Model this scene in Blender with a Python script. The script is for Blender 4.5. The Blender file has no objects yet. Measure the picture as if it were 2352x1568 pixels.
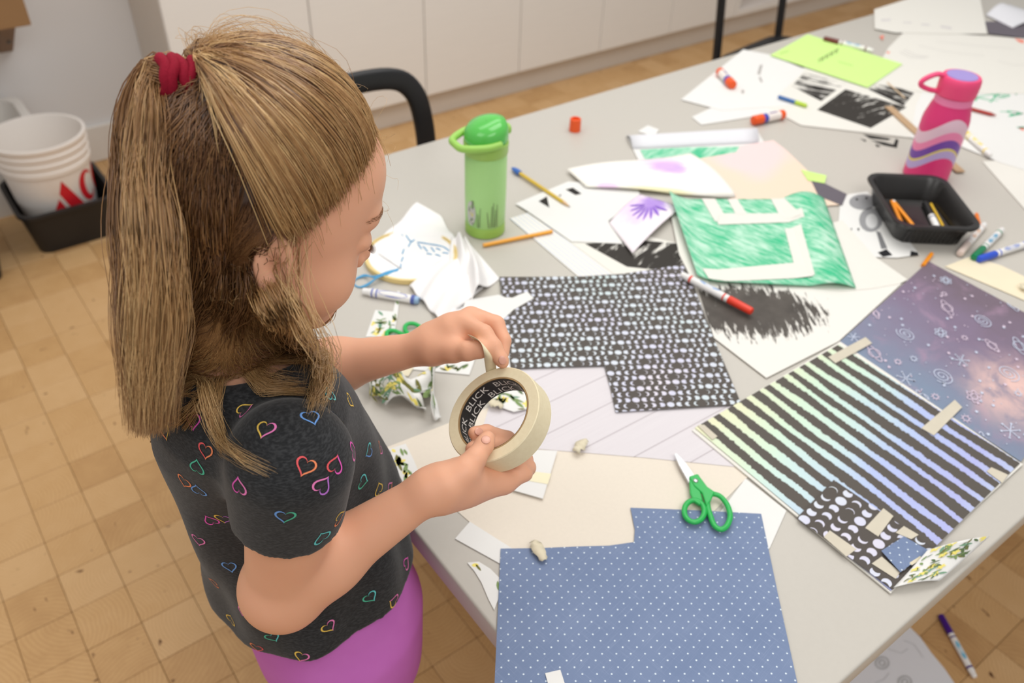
import bpy, bmesh, math, random, time
import numpy as np
from mathutils import Vector, Matrix, Quaternion
from mathutils.bvhtree import BVHTree
T_START = time.time()
random.seed(7); RNG = np.random.default_rng(7)
scene = bpy.context.scene
COL = scene.collection

# ------------------------------------------------------------------ camera
FPX, CX, CY = 1940.0, 1176.0, 784.0          # focal length and centre in pixels of a 2352 x 1568 frame
PITCH, ROLL, YAW, CAM_Z = math.radians(39.0), math.radians(2.3), math.radians(38.3), 1.51
_c, _s = math.cos(YAW), math.sin(YAW)
_right = Vector((_c, -_s, 0)); _fwd_h = Vector((_s, _c, 0)); _up0 = Vector((0, 0, 1))
_f = _fwd_h * math.cos(PITCH) - _up0 * math.sin(PITCH)
_u = _fwd_h * math.sin(PITCH) + _up0 * math.cos(PITCH)
CAMX = _right * math.cos(ROLL) + _u * math.sin(ROLL)
CAMY = -_right * math.sin(ROLL) + _u * math.cos(ROLL)
CAMF = _f
cam_data = bpy.data.cameras.new('camera'); cam = bpy.data.objects.new('camera', cam_data); COL.objects.link(cam)
cam_data.sensor_width = 36.0; cam_data.lens = 36.0 * FPX / 2352.0
cam.matrix_world = Matrix((( CAMX.x, CAMY.x, -CAMF.x, 0), (CAMX.y, CAMY.y, -CAMF.y, 0), (CAMX.z, CAMY.z, -CAMF.z, CAM_Z), (0, 0, 0, 1)))
cam_data.clip_start = 0.05; cam_data.clip_end = 50
cam_data.dof.use_dof = True; cam_data.dof.focus_distance = 0.72; cam_data.dof.aperture_fstop = 6.0
scene.camera = cam

# ------------------------------------------------------------------ light
world = bpy.data.worlds.new('room_ambient'); scene.world = world; world.use_nodes = True
world.node_tree.nodes['Background'].inputs[0].default_value = (1.0, 0.985, 0.965, 1)
world.node_tree.nodes['Background'].inputs[1].default_value = 0.46
def area_light(name, loc, size_x, size_y, power, color, aim=None):
    l = bpy.data.lights.new(name, 'AREA'); l.shape = 'RECTANGLE'; l.size = size_x; l.size_y = size_y
    l.energy = power; l.color = color
    o = bpy.data.objects.new(name, l); COL.objects.link(o); o.location = loc
    if aim is not None:
        o.rotation_euler = (Vector(aim) - Vector(loc)).to_track_quat('-Z', 'Y').to_euler()
    return o
area_light('ceiling_panel_light_over_table', (1.5, 1.0, 2.75), 1.8, 1.0, 25, (1.0, 0.98, 0.95))
area_light('ceiling_panel_light_by_cabinets', (1.7, 2.3, 2.75), 2.6, .6, 16, (1.0, 0.98, 0.95))
area_light('ceiling_panel_light_by_bucket', (-0.9, 1.1, 2.75), 1.2, 1.2, 13, (1.0, 0.98, 0.95))
area_light('added_fill_light_near_side', (0.2, -0.9, 2.75), 1.6, 1.2, 25, (1.0, 0.98, 0.95))  # unseen light added behind the camera to brighten the girl's near side
vs = scene.view_settings
scene.display_settings.display_device = 'sRGB'
vs.view_transform = 'Standard'; vs.look = 'None'; vs.gamma = 1.0; vs.use_curve_mapping = False
vs.exposure = 0.0

# ------------------------------------------------------------------ geometry helpers
def ray(u, v):
    return CAMX * ((u - CX) / FPX) + CAMY * (-(v - CY) / FPX) + CAMF
def P(u, v, z):                     # point of the horizontal plane z seen at pixel (u, v)
    d = ray(u, v); return Vector((0, 0, CAM_Z)) + d * ((z - CAM_Z) / d.z)
def PY(u, v, y):                    # point of the vertical plane y seen at pixel (u, v)
    d = ray(u, v); return Vector((0, 0, CAM_Z)) + d * (y / d.y)
def D(u, v, dep):                   # point at a given depth
    return Vector((0, 0, CAM_Z)) + ray(u, v) * dep
def proj(p):
    p = Vector(p) - Vector((0, 0, CAM_Z)); w = p.dot(CAMF)
    return CX + FPX * p.dot(CAMX) / w, CY - FPX * p.dot(CAMY) / w, w
TZ = 0.72                           # table top height

def tag(o, label=None, cat=None, group=None, kind=None):
    if label: o['label'] = label
    if cat: o['category'] = cat
    if group: o['group'] = group
    if kind: o['kind'] = kind
    return o
def empty(name, loc=(0, 0, 0), label=None, cat=None, group=None, rotz=0.0):
    o = bpy.data.objects.new(name, None); COL.objects.link(o); o.location = loc; o.rotation_euler = (0, 0, rotz)
    o.empty_display_size = 0.02
    bpy.context.view_layer.update()
    return tag(o, label, cat, group)
def link(name, me, parent=None, keep=True):
    o = bpy.data.objects.new(name, me); COL.objects.link(o)
    if parent is not None:
        o.parent = parent
        if keep: o.matrix_parent_inverse = parent.matrix_world.inverted()
    return o
def mesh(name, verts, faces, mats=None, parent=None, smooth=False, midx=None, uv=None, keep=True):
    me = bpy.data.meshes.new(name)
    me.from_pydata([tuple(v) for v in verts], [], faces)
    if mats is not None:
        for m in (mats if isinstance(mats, (list, tuple)) else [mats]): me.materials.append(m)
    if midx is not None: me.polygons.foreach_set('material_index', midx)
    if smooth: me.polygons.foreach_set('use_smooth', [True] * len(me.polygons))
    if uv is not None:
        l = me.uv_layers.new(name='UVMap')
        vi = np.empty(len(me.loops), dtype=np.int32); me.loops.foreach_get('vertex_index', vi)
        l.data.foreach_set('uv', np.asarray(uv, dtype=np.float32)[vi].ravel())
    me.update()
    return link(name, me, parent, keep)
def bm_obj(name, bm, mats=None, parent=None, smooth=False, keep=True, autosmooth=None):
    me = bpy.data.meshes.new(name); bmesh.ops.recalc_face_normals(bm, faces=bm.faces[:]); bm.to_mesh(me); bm.free()
    if mats is not None:
        for m in (mats if isinstance(mats, (list, tuple)) else [mats]): me.materials.append(m)
    if smooth: me.polygons.foreach_set('use_smooth', [True] * len(me.polygons))
    o = link(name, me, parent, keep)
    if autosmooth:
        me.set_sharp_from_angle(angle=math.radians(autosmooth))
    return o
def add_box(bm, lo, hi, bevel=0.0, mtx=None, seg=2):
    r = bmesh.ops.create_cube(bm, size=1.0); vs_ = r['verts']
    for v in vs_:
        v.co = Vector([lo[i] + (v.co[i] + .5) * (hi[i] - lo[i]) for i in range(3)])
    if bevel > 0:
        es = list({e for v in vs_ for e in v.link_edges})
        rr = bmesh.ops.bevel(bm, geom=es, offset=bevel, segments=seg, affect='EDGES', profile=.5)
        vs_ = list({v for f in rr['faces'] for v in f.verts} | {v for v in vs_ if v.is_valid})
    if mtx is not None:
        bmesh.ops.transform(bm, matrix=mtx, verts=vs_)
    return vs_
def lathe(bm, prof, n=40, mtx=None, close_bottom=True, close_top=False):
    rings = []
    for r, z in prof:
        rings.append([bm.verts.new((r * math.cos(2 * math.pi * k / n), r * math.sin(2 * math.pi * k / n), z)) for k in range(n)])
    for a, b in zip(rings, rings[1:]):
        for k in range(n): bm.faces.new((a[k], a[(k + 1) % n], b[(k + 1) % n], b[k]))
    if close_bottom: bm.faces.new(rings[0][::-1])
    if close_top: bm.faces.new(rings[-1])
    if mtx is not None: bmesh.ops.transform(bm, matrix=mtx, verts=[v for r in rings for v in r])
    return rings
def frames(pts, closed=False):
    n = len(pts); out = []
    up = Vector((0, 0, 1))
    prev = None
    for i in range(n):
        a = pts[i - 1] if (closed or i > 0) else pts[i]; b = pts[(i + 1) % n] if (closed or i < n - 1) else pts[i]
        t = (b - a).normalized()
        if prev is None:
            r = up if abs(t.dot(up)) < .95 else Vector((1, 0, 0))
        else: r = prev
        nrm = (r - t * r.dot(t)).normalized(); prev = nrm
        out.append((t, nrm, t.cross(nrm)))
    return out
def tube(bm, pts, rad, n=10, closed=False, flat=1.0, caps=True):
    pts = [Vector(p) for p in pts]; fr = frames(pts, closed); rings = []
    for i, p in enumerate(pts):
        r = rad[i] if isinstance(rad, (list, tuple)) else rad
        t, a, b = fr[i]
        rings.append([bm.verts.new(p + a * (r * flat * math.cos(2 * math.pi * k / n)) + b * (r * math.sin(2 * math.pi * k / n))) for k in range(n)])
    m = len(rings)
    for i in range(m if closed else m - 1):
        A, B = rings[i], rings[(i + 1) % m]
        for k in range(n): bm.faces.new((A[k], A[(k + 1) % n], B[(k + 1) % n], B[k]))
    if caps and not closed:
        bm.faces.new(rings[0][::-1]); bm.faces.new(rings[-1])
    return rings
def catmull(pts, per=8, closed=False):
    pts = [Vector(p) for p in pts]; n = len(pts); out = []
    rng = range(n) if closed else range(n - 1)
    for i in rng:
        if closed: p0, p1, p2, p3 = pts[i - 1], pts[i], pts[(i + 1) % n], pts[(i + 2) % n]
        else:
            p1, p2 = pts[i], pts[i + 1]; p0 = pts[i - 1] if i > 0 else p1 * 2 - p2; p3 = pts[i + 2] if i + 2 < n else p2 * 2 - p1
        for k in range(per):
            t = k / per
            out.append(0.5 * ((2 * p1) + (p2 - p0) * t + (2 * p0 - 5 * p1 + 4 * p2 - p3) * t * t + (3 * p1 - p0 - 3 * p2 + p3) * t ** 3))
    if not closed: out.append(pts[-1])
    return out

# ------------------------------------------------------------------ materials
def lin(c):
    return tuple(((x / 255) / 12.92 if x / 255 <= .04045 else ((x / 255 + .055) / 1.055) ** 2.4) for x in c)
class SH:                            # small wrapper for building node materials
    def __init__(self, name):
        self.m = bpy.data.materials.new(name); self.m.use_nodes = True; self.nt = self.m.node_tree
        self.b = self.nt.nodes['Principled BSDF']
    def node(self, t, **kw):
        n = self.nt.nodes.new(t)
        for k, v in kw.items(): setattr(n, k, v)
        return n
    def put(self, sock, v):
        if hasattr(v, 'is_output') or isinstance(v, bpy.types.NodeSocket): self.nt.links.new(v, sock)
        elif isinstance(v, (tuple, list)) and len(v) == 3 and sock.type == 'RGBA': sock.default_value = (*v, 1)
        else: sock.default_value = v
    def math(self, op, a, b=0.0, c=None, clamp=False):
        n = self.node('ShaderNodeMath', operation=op, use_clamp=clamp); self.put(n.inputs[0], a); self.put(n.inputs[1], b)
        if c is not None: self.put(n.inputs[2], c)
        return n.outputs[0]
    def add(self, a, b): return self.math('ADD', a, b)
    def sub(self, a, b): return self.math('SUBTRACT', a, b)
    def mul(self, a, b): return self.math('MULTIPLY', a, b)
    def lt(self, a, b): return self.math('LESS_THAN', a, b)
    def gt(self, a, b): return self.math('GREATER_THAN', a, b)
    def smooth(self, x, lo, hi):
        n = self.node('ShaderNodeMapRange', interpolation_type='SMOOTHSTEP'); self.put(n.inputs[0], x)
        n.inputs[1].default_value = lo; n.inputs[2].default_value = hi
        return n.outputs[0]
    def mix(self, f, a, b, blend='MIX'):
        n = self.node('ShaderNodeMix', data_type='RGBA', blend_type=blend); self.put(n.inputs[0], f); self.put(n.inputs[6], a); self.put(n.inputs[7], b)
        return n.outputs[2]
    def coords(self, which='UV'):
        return self.node('ShaderNodeTexCoord').outputs[which]
    def xyz(self, v):
        n = self.node('ShaderNodeSeparateXYZ'); self.put(n.inputs[0], v); return n.outputs
    def comb(self, x=0.0, y=0.0, z=0.0):
        n = self.node('ShaderNodeCombineXYZ'); self.put(n.inputs[0], x); self.put(n.inputs[1], y); self.put(n.inputs[2], z); return n.outputs[0]
    def vmul(self, v, s):
        n = self.node('ShaderNodeVectorMath', operation='MULTIPLY'); self.put(n.inputs[0], v); n.inputs[1].default_value = s; return n.outputs[0]
    def vadd(self, v, w):
        n = self.node('ShaderNodeVectorMath', operation='ADD'); self.put(n.inputs[0], v); self.put(n.inputs[1], w); return n.outputs[0]
    def noise(self, v, scale=5.0, detail=2.0, rough=.5, dist=0.0, out='Fac'):
        n = self.node('ShaderNodeTexNoise'); self.put(n.inputs['Vector'], v); n.inputs['Scale'].default_value = scale
        n.inputs['Detail'].default_value = detail; n.inputs['Roughness'].default_value = rough; n.inputs['Distortion'].default_value = dist
        return n.outputs[out]
    def voronoi(self, v, scale, feature='F1', out='Distance', rnd=1.0):
        n = self.node('ShaderNodeTexVoronoi', feature=feature); self.put(n.inputs['Vector'], v); n.inputs['Scale'].default_value = scale
        n.inputs['Randomness'].default_value = rnd; return n.outputs[out]
    def ramp(self, f, stops):
        n = self.node('ShaderNodeValToRGB'); self.put(n.inputs[0], f); cr = n.color_ramp
        while len(cr.elements) < len(stops): cr.elements.new(.5)
        for e, (p, c) in zip(cr.elements, stops): e.position = p; e.color = (*c, 1)
        return n.outputs[0]
    def bump(self, h, strength=.2, dist=.001):
        n = self.node('ShaderNodeBump'); self.put(n.inputs['Height'], h); n.inputs['Strength'].default_value = strength; n.inputs['Distance'].default_value = dist
        self.nt.links.new(n.outputs[0], self.b.inputs['Normal'])
    def done(self, color, rough=.5, spec=.5, metal=0.0, **kw):
        self.put(self.b.inputs['Base Color'], color); self.put(self.b.inputs['Roughness'], rough)
        self.put(self.b.inputs['Specular IOR Level'], spec); self.put(self.b.inputs['Metallic'], metal)
        for k, v in kw.items(): self.put(self.b.inputs[k.replace('_', ' ')], v)
        return self.m
def flat(name, rgb, rough=.5, spec=.5, metal=0.0, vary=.05, scale=40.0, bump=0.0, **kw):
    s = SH(name); c = lin(rgb)
    n = s.noise(s.coords('Object'), scale, 3.0)
    col = s.mix(n, tuple(min(1, x * (1 - vary)) for x in c), tuple(min(1, x * (1 + vary)) for x in c))
    if bump: s.bump(n, bump, .0006)
    return s.done(col, rough, spec, metal, **kw)
# ------------------------------------------------------------------ setting: floor of end-grain blocks, walls, cabinets
def wood_block_material(name, dark=0.0):
    s = SH(name)
    uv = s.xyz(s.coords('UV'))
    rnd = s.add(s.node('ShaderNodeObjectInfo').outputs['Random'], s.node('ShaderNodeNewGeometry').outputs['Random Per Island'])
    wn = s.node('ShaderNodeTexWhiteNoise', noise_dimensions='1D'); s.put(wn.inputs['W'], s.mul(rnd, 917.3))
    c3 = s.node('ShaderNodeSeparateColor'); s.nt.links.new(wn.outputs['Color'], c3.inputs[0])
    ox = s.mul(s.sub(c3.outputs[0], .5), 2.6); oy = s.mul(s.sub(c3.outputs[1], .5), 2.6)
    x = s.sub(uv[0], s.add(.5, ox)); y = s.sub(uv[1], s.add(.5, oy))
    v = s.comb(uv[0], uv[1], s.mul(rnd, 40.0))
    wob = s.noise(v, 2.2, 3.0)
    r = s.math('SQRT', s.add(s.mul(x, x), s.mul(y, y)))
    r = s.add(r, s.mul(wob, .16))
    ring = s.math('SINE', s.mul(r, s.add(62.0, s.mul(c3.outputs[2], 40.0))))
    ring = s.smooth(ring, -.2, 1.0)
    fine = s.noise(v, 30.0, 4.0, .7)
    base = s.ramp(s.add(s.add(s.mul(c3.outputs[2], .5), .12), s.mul(wob, .4)), [(0.12, lin((176, 134, 88))), (.5, lin((204, 163, 112))), (.95, lin((216, 178, 130)))])
    col = s.mix(s.mul(ring, .22), base, lin((168, 120, 70)))
    col = s.mix(s.mul(s.smooth(fine, .5, .8), .25), col, lin((150, 104, 60)))
    # knots and checks that sit in the wood
    kn = s.noise(s.comb(s.mul(uv[0], 2.2), s.mul(uv[1], 5.0), s.mul(rnd, 71.0)), 1.0, 2.0, .6)
    col = s.mix(s.smooth(kn, .69, .76), col, lin((96, 58, 28)))
    s.bump(s.add(s.mul(ring, .3), fine), .12, .0005)
    return s.done(col, .42, .35)
M_BLOCK = wood_block_material('end_grain_wood')
BS = 0.104
def block_mesh(name):
    bm = bmesh.new(); h = BS / 2 - .0004
    add_box(bm, (-h, -h, -.03), (h, h, 0), 0.0008, seg=1)
    me = bpy.data.meshes.new(name); bm.to_mesh(me); bm.free(); me.materials.append(M_BLOCK)
    l = me.uv_layers.new(name='UVMap')
    for lp, d in zip(me.loops, l.data):
        co = me.vertices[lp.vertex_index].co; d.uv = (co.x / BS + .5, co.y / BS + .5)
    return me
TX0, TX1, TY0, TY1 = 0.303, 3.45, 0.142, 1.392      # table top rectangle
def hidden_by_girl(u, v):
    return 330 < u < 960 and v > 90 and (v < 1010 or u > 330 + (v - 1010) * .45) and v < 1600
fl = mesh('floor', [(-3.0, -1.6, -.03), (7.0, -1.6, -.03), (7.0, 3.6, -.03), (-3.0, 3.6, -.03)], [(0, 1, 2, 3)], flat('floor_subbase', (120, 88, 54), .8))
tag(fl, 'floor of pale end-grain wood blocks laid in a grid', None, None, 'structure')
cand = []
for i in range(-26, 62):
    for j in range(-13, 31):
        cx_, cy_ = (i + .5) * BS + .02, (j + .5) * BS + .03
        if cy_ > 3.215: continue
        u, v, w = proj((cx_, cy_, 0))
        vis = w > .2 and -60 < u < 2412 and -60 < v < 1640
        if vis:
            p = P(u, v, TZ)
            if TX0 + .02 < p.x < TX1 and TY0 + .02 < p.y < TY1 - .02: vis = False
            if hidden_by_girl(u, v): vis = False
            if cx_ > .78 and cy_ > 2.93: vis = False
        cand.append((not vis, w if w > .2 else 9, cx_, cy_))
cand.sort()
bme = block_mesh('wood_block')
rest = []
for k, (hid, w, x, y) in enumerate(cand):
    if k < 300 and not hid:
        o = bpy.data.objects.new('wood_block', bme); COL.objects.link(o); o.parent = fl
        o.location = (x, y, random.uniform(-.0006, 0)); o.rotation_euler = (0, 0, random.choice((0, 1, 2, 3)) * math.pi / 2)
    else: rest.append((x, y))
h = BS / 2 - .0004; rv = []; rf = []; ruv = []
for x, y in rest:
    b = len(rv)
    for dz in (-.02, 0):
        for sx, sy in ((-1, -1), (1, -1), (1, 1), (-1, 1)):
            rv.append((x + sx * h, y + sy * h, dz - .0004)); ruv.append((.5 + sx * .5, .5 + sy * .5))
    rf += [(b + 4, b + 5, b + 6, b + 7)] + [(b + q, b + (q + 1) % 4, b + 4 + (q + 1) % 4, b + 4 + q) for q in range(4)]
tag(mesh('wood_blocks_far', rv, rf, M_BLOCK, fl, uv=ruv), kind='stuff')

M_WALL = flat('wall_paint', (229, 229, 230), .75, .2, vary=.02, scale=3.0)
M_TRIM = flat('trim_paint', (232, 228, 222), .5, .3, vary=.02)
WY = 3.212
bm = bmesh.new(); add_box(bm, (-3.0, WY, 0), (7.0, WY + .1, 2.8)); tag(bm_obj('wall_back', bm, M_WALL), 'pale grey painted wall behind the bucket and the cabinets', kind='structure')
bm = bmesh.new(); add_box(bm, (-3.0, WY - .016, 0), (.755, WY - .001, .132), .003); tag(bm_obj('baseboard_back', bm, M_TRIM), 'white painted baseboard of the grey wall', kind='structure')

# white cabinet row: each unit with its own door
s = SH('cabinet_laminate'); v = s.xyz(s.coords('Object')); n = s.noise(s.comb(s.mul(v[0], 3.0), v[1], s.mul(v[2], 60.0)), 3.0, 3.0)
M_CAB = s.done(s.mix(n, lin((239, 237, 233)), lin((244, 242, 238))), .38, .4)
M_CABSIDE = flat('cabinet_carcass', (216, 208, 198), .5, .3, vary=.02)
M_PLINTH = flat('cabinet_plinth', (214, 206, 196), .5, .3, vary=.02)  # plain white-grey of the plinth boards
CYF = 2.833
xs = [.772, 1.272, 1.743, 2.216, 2.683, 3.137, 3.607]
ords = ['first', 'second', 'third', 'fourth', 'fifth', 'sixth']
for k in range(6):
    x0, x1 = xs[k], xs[k + 1]
    c = empty('base_cabinet', (x0, CYF, .1), ords[k] + ' white flat-fronted cabinet of the row, counted from the bucket', 'cabinet', 'white flat-fronted cabinets along the back wall')
    bm = bmesh.new(); add_box(bm, (x0 + .001, CYF + .021, .105), (x1 - .001, WY - .002, .86)); bm_obj('carcass', bm, M_CABSIDE, c)
    bm = bmesh.new(); add_box(bm, (x0 + .0022, CYF, .106), (x1 - .0022, CYF + .02, .858), .0015); bm_obj('door', bm, M_CAB, c)
    bm = bmesh.new(); add_box(bm, (x0, CYF + .035, 0), (x1, CYF + .055, .104)); bm_obj('toe_kick', bm, M_PLINTH, c)
# open unit at the end of the row with a wooden interior
c = empty('open_shelf_cabinet', (3.61, CYF, .1), 'white open-fronted cabinet with a wooden inside at the end of the row', 'cabinet')
M_SHELFWOOD = flat('shelf_inside_wood', (176, 128, 78), .55, .3, vary=.12, scale=14)
for lo, hi, nm, m in (((3.61, CYF, .105), (3.64, WY - .002, .86), 'side_panel', M_CAB), ((5.6, CYF, .105), (5.63, WY - .002, .86), 'side_panel', M_CAB),
                      ((3.64, CYF, .105), (5.6, WY - .02, .135), 'bottom_panel', M_CAB), ((3.64, CYF + .2, .135), (5.6, CYF + .215, .86), 'back_panel', M_SHELFWOOD),
                      ((3.64, CYF, .83), (5.6, WY - .02, .86), 'top_panel', M_CAB), ((3.61, CYF + .035, 0), (5.63, CYF + .055, .104), 'toe_kick', M_PLINTH)):
    bm = bmesh.new(); add_box(bm, lo, hi, .001); bm_obj(nm, bm, m, c)
bm = bmesh.new(); add_box(bm, (.765, CYF - .015, .861), (5.65, WY - .002, .9), .003)
tag(bm_obj('worktop', bm, M_CAB), 'long white worktop lying on the row of cabinets', 'worktop')

# wall-hung wooden box shelf with its bracket, white basin under it
M_BROWN = flat('brown_board', (150, 116, 80), .6, .3, vary=.1, scale=12)
M_BROWN_D = flat('brown_board_leg', (138, 112, 88), .6, .3, vary=.1, scale=12)
c = empty('wall_shelf', (-.1, 3.1, .6), 'brown wooden shelf box hung on the grey wall above the white basin', 'shelf')
bm = bmesh.new(); add_box(bm, (-.55, 2.9, .607), (.408, WY - .002, 1.05), .003); bm_obj('box', bm, M_BROWN, c)
bm = bmesh.new()
pr = [(2.94, .606), (WY - .002, .606), (WY - .002, .44)]
for x in (.30, .375):
    pass
vsA = [bm.verts.new((.33, y, z)) for y, z in pr]; vsB = [bm.verts.new((.372, y, z)) for y, z in pr]
bm.faces.new(vsA); bm.faces.new(vsB[::-1])
for q in range(3): bm.faces.new((vsA[q], vsA[(q + 1) % 3], vsB[(q + 1) % 3], vsB[q]))
br = bm_obj('bracket', bm, M_BROWN_D, c)
bm = bmesh.new(); lathe(bm, [(.007, 0), (.007, .003), (.004, .005)], 12, Matrix.Translation((.352, 3.06, .52)) @ Matrix.Rotation(math.radians(128), 4, 'X'), True, True)
bm_obj('screw', bm, flat('steel_screw', (120, 120, 120), .35, .5, 1.0), br)
M_WPL = flat('white_plastic', (232, 228, 222), .4, .4, vary=.02)
def rounded_rect(hx, hy, r, n=6):
    out = []
    for cxs, cys, a0 in ((1, 1, 0), (-1, 1, 90), (-1, -1, 180), (1, -1, 270)):
        for k in range(n + 1):
            a = math.radians(a0 + 90 * k / n); out.append((cxs * (hx - r) + r * math.cos(a), cys * (hy - r) + r * math.sin(a)))
    return out
def tray_mesh(bm, secs, mtx=None):
    # secs: list of (hx, hy, r, z) closed loops from outside bottom to inside bottom
    rings = [[bm.verts.new((x, y, z)) for x, y in rounded_rect(hx, hy, r)] for hx, hy, r, z in secs]
    n = len(rings[0])
    for a, b in zip(rings, rings[1:]):
        for k in range(n): bm.faces.new((a[k], a[(k + 1) % n], b[(k + 1) % n], b[k]))
    bm.faces.new(rings[0][::-1]); bm.faces.new(rings[-1])
    if mtx is not None: bmesh.ops.transform(bm, matrix=mtx, verts=[v for r in rings for v in r])
bm = bmesh.new(); tray_mesh(bm, [(.2, .10, .04, 0), (.24, .12, .05, .28), (.262, .138, .05, .285), (.262, .138, .05, .30), (.235, .115, .05, .30), (.2, .095, .04, .015)], Matrix.Translation((.075, 3.06, 0)))
tag(bm_obj('plastic_basin', bm, M_WPL, None, True, autosmooth=40), 'white plastic basin with a wide rim standing under the brown shelf', 'basin')

# black tubs and the white bucket with its red name
M_BLK = flat('black_plastic', (34, 33, 34), .42, .4, vary=.12, scale=30)
def tub(loc, label):
    bm = bmesh.new()
    tray_mesh(bm, [(.115, .115, .035, 0), (.138, .145, .045, .138), (.146, .153, .05, .14), (.146, .153, .05, .15), (.134, .141, .045, .15), (.112, .112, .035, .006)], Matrix.Translation(loc))
    return tag(bm_obj('plastic_tub', bm, M_BLK, None, True, autosmooth=40), label, 'tub')
tub((.312, 2.765, 0), 'black plastic tub on the floor holding the white bucket')
tub((-.045, 2.69, 0), 'black plastic tub standing next to the tub with the bucket')
BX, BY = .305, 2.765
c = empty('paint_bucket', (BX, BY, .007), 'white plastic bucket with red lettering standing in the black tub', 'bucket')
bm = bmesh.new()
RB, RT, HB = .104, .141, .335
prof = [(RB - .004, 0), (RB, .004)]
def rb(z): return RB + (RT - .006 - RB) * z / HB
prof += [(rb(.24), .24), (rb(.243) + .006, .243), (rb(.256) + .006, .256), (rb(.258) + .002, .258), (rb(.272) + .002, .272), (rb(.274) + .006, .274), (rb(.281) + .006, .281), (rb(.283) + .002, .283), (rb(.298) + .002, .298), (rb(.30) + .006, .30), (rb(.307) + .006, .307), (rb(.309) + .002, .309), (rb(.325) + .003, .325), (rb(.328) + .006, .328), (rb(.335) + .004, .335), (rb(.335) - .004, .335), (rb(.32) - .005, .32), (RB - .006, .006)]
s = SH('bucket_plastic'); o_ = s.xyz(s.coords('Object')); nn = s.noise(s.coords('Object'), 9.0, 4.0, .6)
stain = s.mul(s.smooth(nn, .45, .75), s.smooth(s.mul(o_[2], -1.0), -.30, -.10))
M_BUCKET = s.done(s.mix(s.mul(stain, .35), lin((238, 231, 224)), lin((206, 160, 122))), .45, .4)
lathe(bm, prof, 56, Matrix.Translation((BX, BY, .007)), True, True)
bk = bm_obj('bucket_body', bm, M_BUCKET, c, True, autosmooth=50)
M_RED = flat('red_print', (206, 30, 42), .45, .4, vary=.03)
def wrap_poly(polys, ang0, z0, rfun, cxy, mname, mat, parent, sub=6):
    verts, faces = [], []
    for poly in polys:
        bm2 = bmesh.new(); f = bm2.faces.new([bm2.verts.new((x, y, 0)) for x, y in poly])
        bmesh.ops.triangulate(bm2, faces=[f]); bmesh.ops.subdivide_edges(bm2, edges=bm2.edges[:], cuts=sub, use_grid_fill=True)
        bm2.verts.index_update(); b = len(verts)
        for v_ in bm2.verts:
            z = z0 + v_.co.y; r = rfun(z) + .0006; a = ang0 + v_.co.x / r
            verts.append((cxy[0] + r * math.cos(a), cxy[1] + r * math.sin(a), z + .007))
        faces += [[b + q.index for q in f_.verts] for f_ in bm2.faces]; bm2.free()
    return mesh(mname, verts, faces, mat, parent)
# letters drawn flat (x to the right as read, metres), then wrapped round the bucket
A1 = [(0, 0), (.042, 0), (.0265, .046)]
A2 = [(.032, .062), (.049, .105), (.098, 0), (.054, 0)]
def ring_arc(cx0, cy0, ro_x, ro_y, ri_x, ri_y, a0, a1, n=18):
    return [(cx0 + ro_x * math.cos(math.radians(a0 + (a1 - a0) * k / n)), cy0 + ro_y * math.sin(math.radians(a0 + (a1 - a0) * k / n))) for k in range(n + 1)] + \
           [(cx0 + .008 + ri_x * math.cos(math.radians(a1 + (a0 - a1) * k / n)), cy0 + ri_y * math.sin(math.radians(a1 + (a0 - a1) * k / n))) for k in range(n + 1)]
LC = ring_arc(.133, .053, .036, .054, .02, .041, 40, 320)
LE = ring_arc(.205, .053, .036, .054, .02, .041, 15, 322)
LE2 = [(.178, .047), (.238, .047), (.236, .06), (.18, .06)]
wrap_poly([A1, A2, LC, LE, LE2], math.radians(-108), .118, lambda z: rb(z), (BX, BY), 'red_lettering', M_RED, bk, 3)
M_GREYP = flat('grey_print', (150, 160, 178), .5, .3)
wrap_poly([[(.03 + .026 * q, -.012), (.05 + .026 * q, -.012), (.05 + .026 * q, -.006), (.03 + .026 * q, -.006)] for q in range(7)], math.radians(-108), .118, lambda z: rb(z), (BX, BY), 'small_print', M_GREYP, bk, 1)

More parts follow.
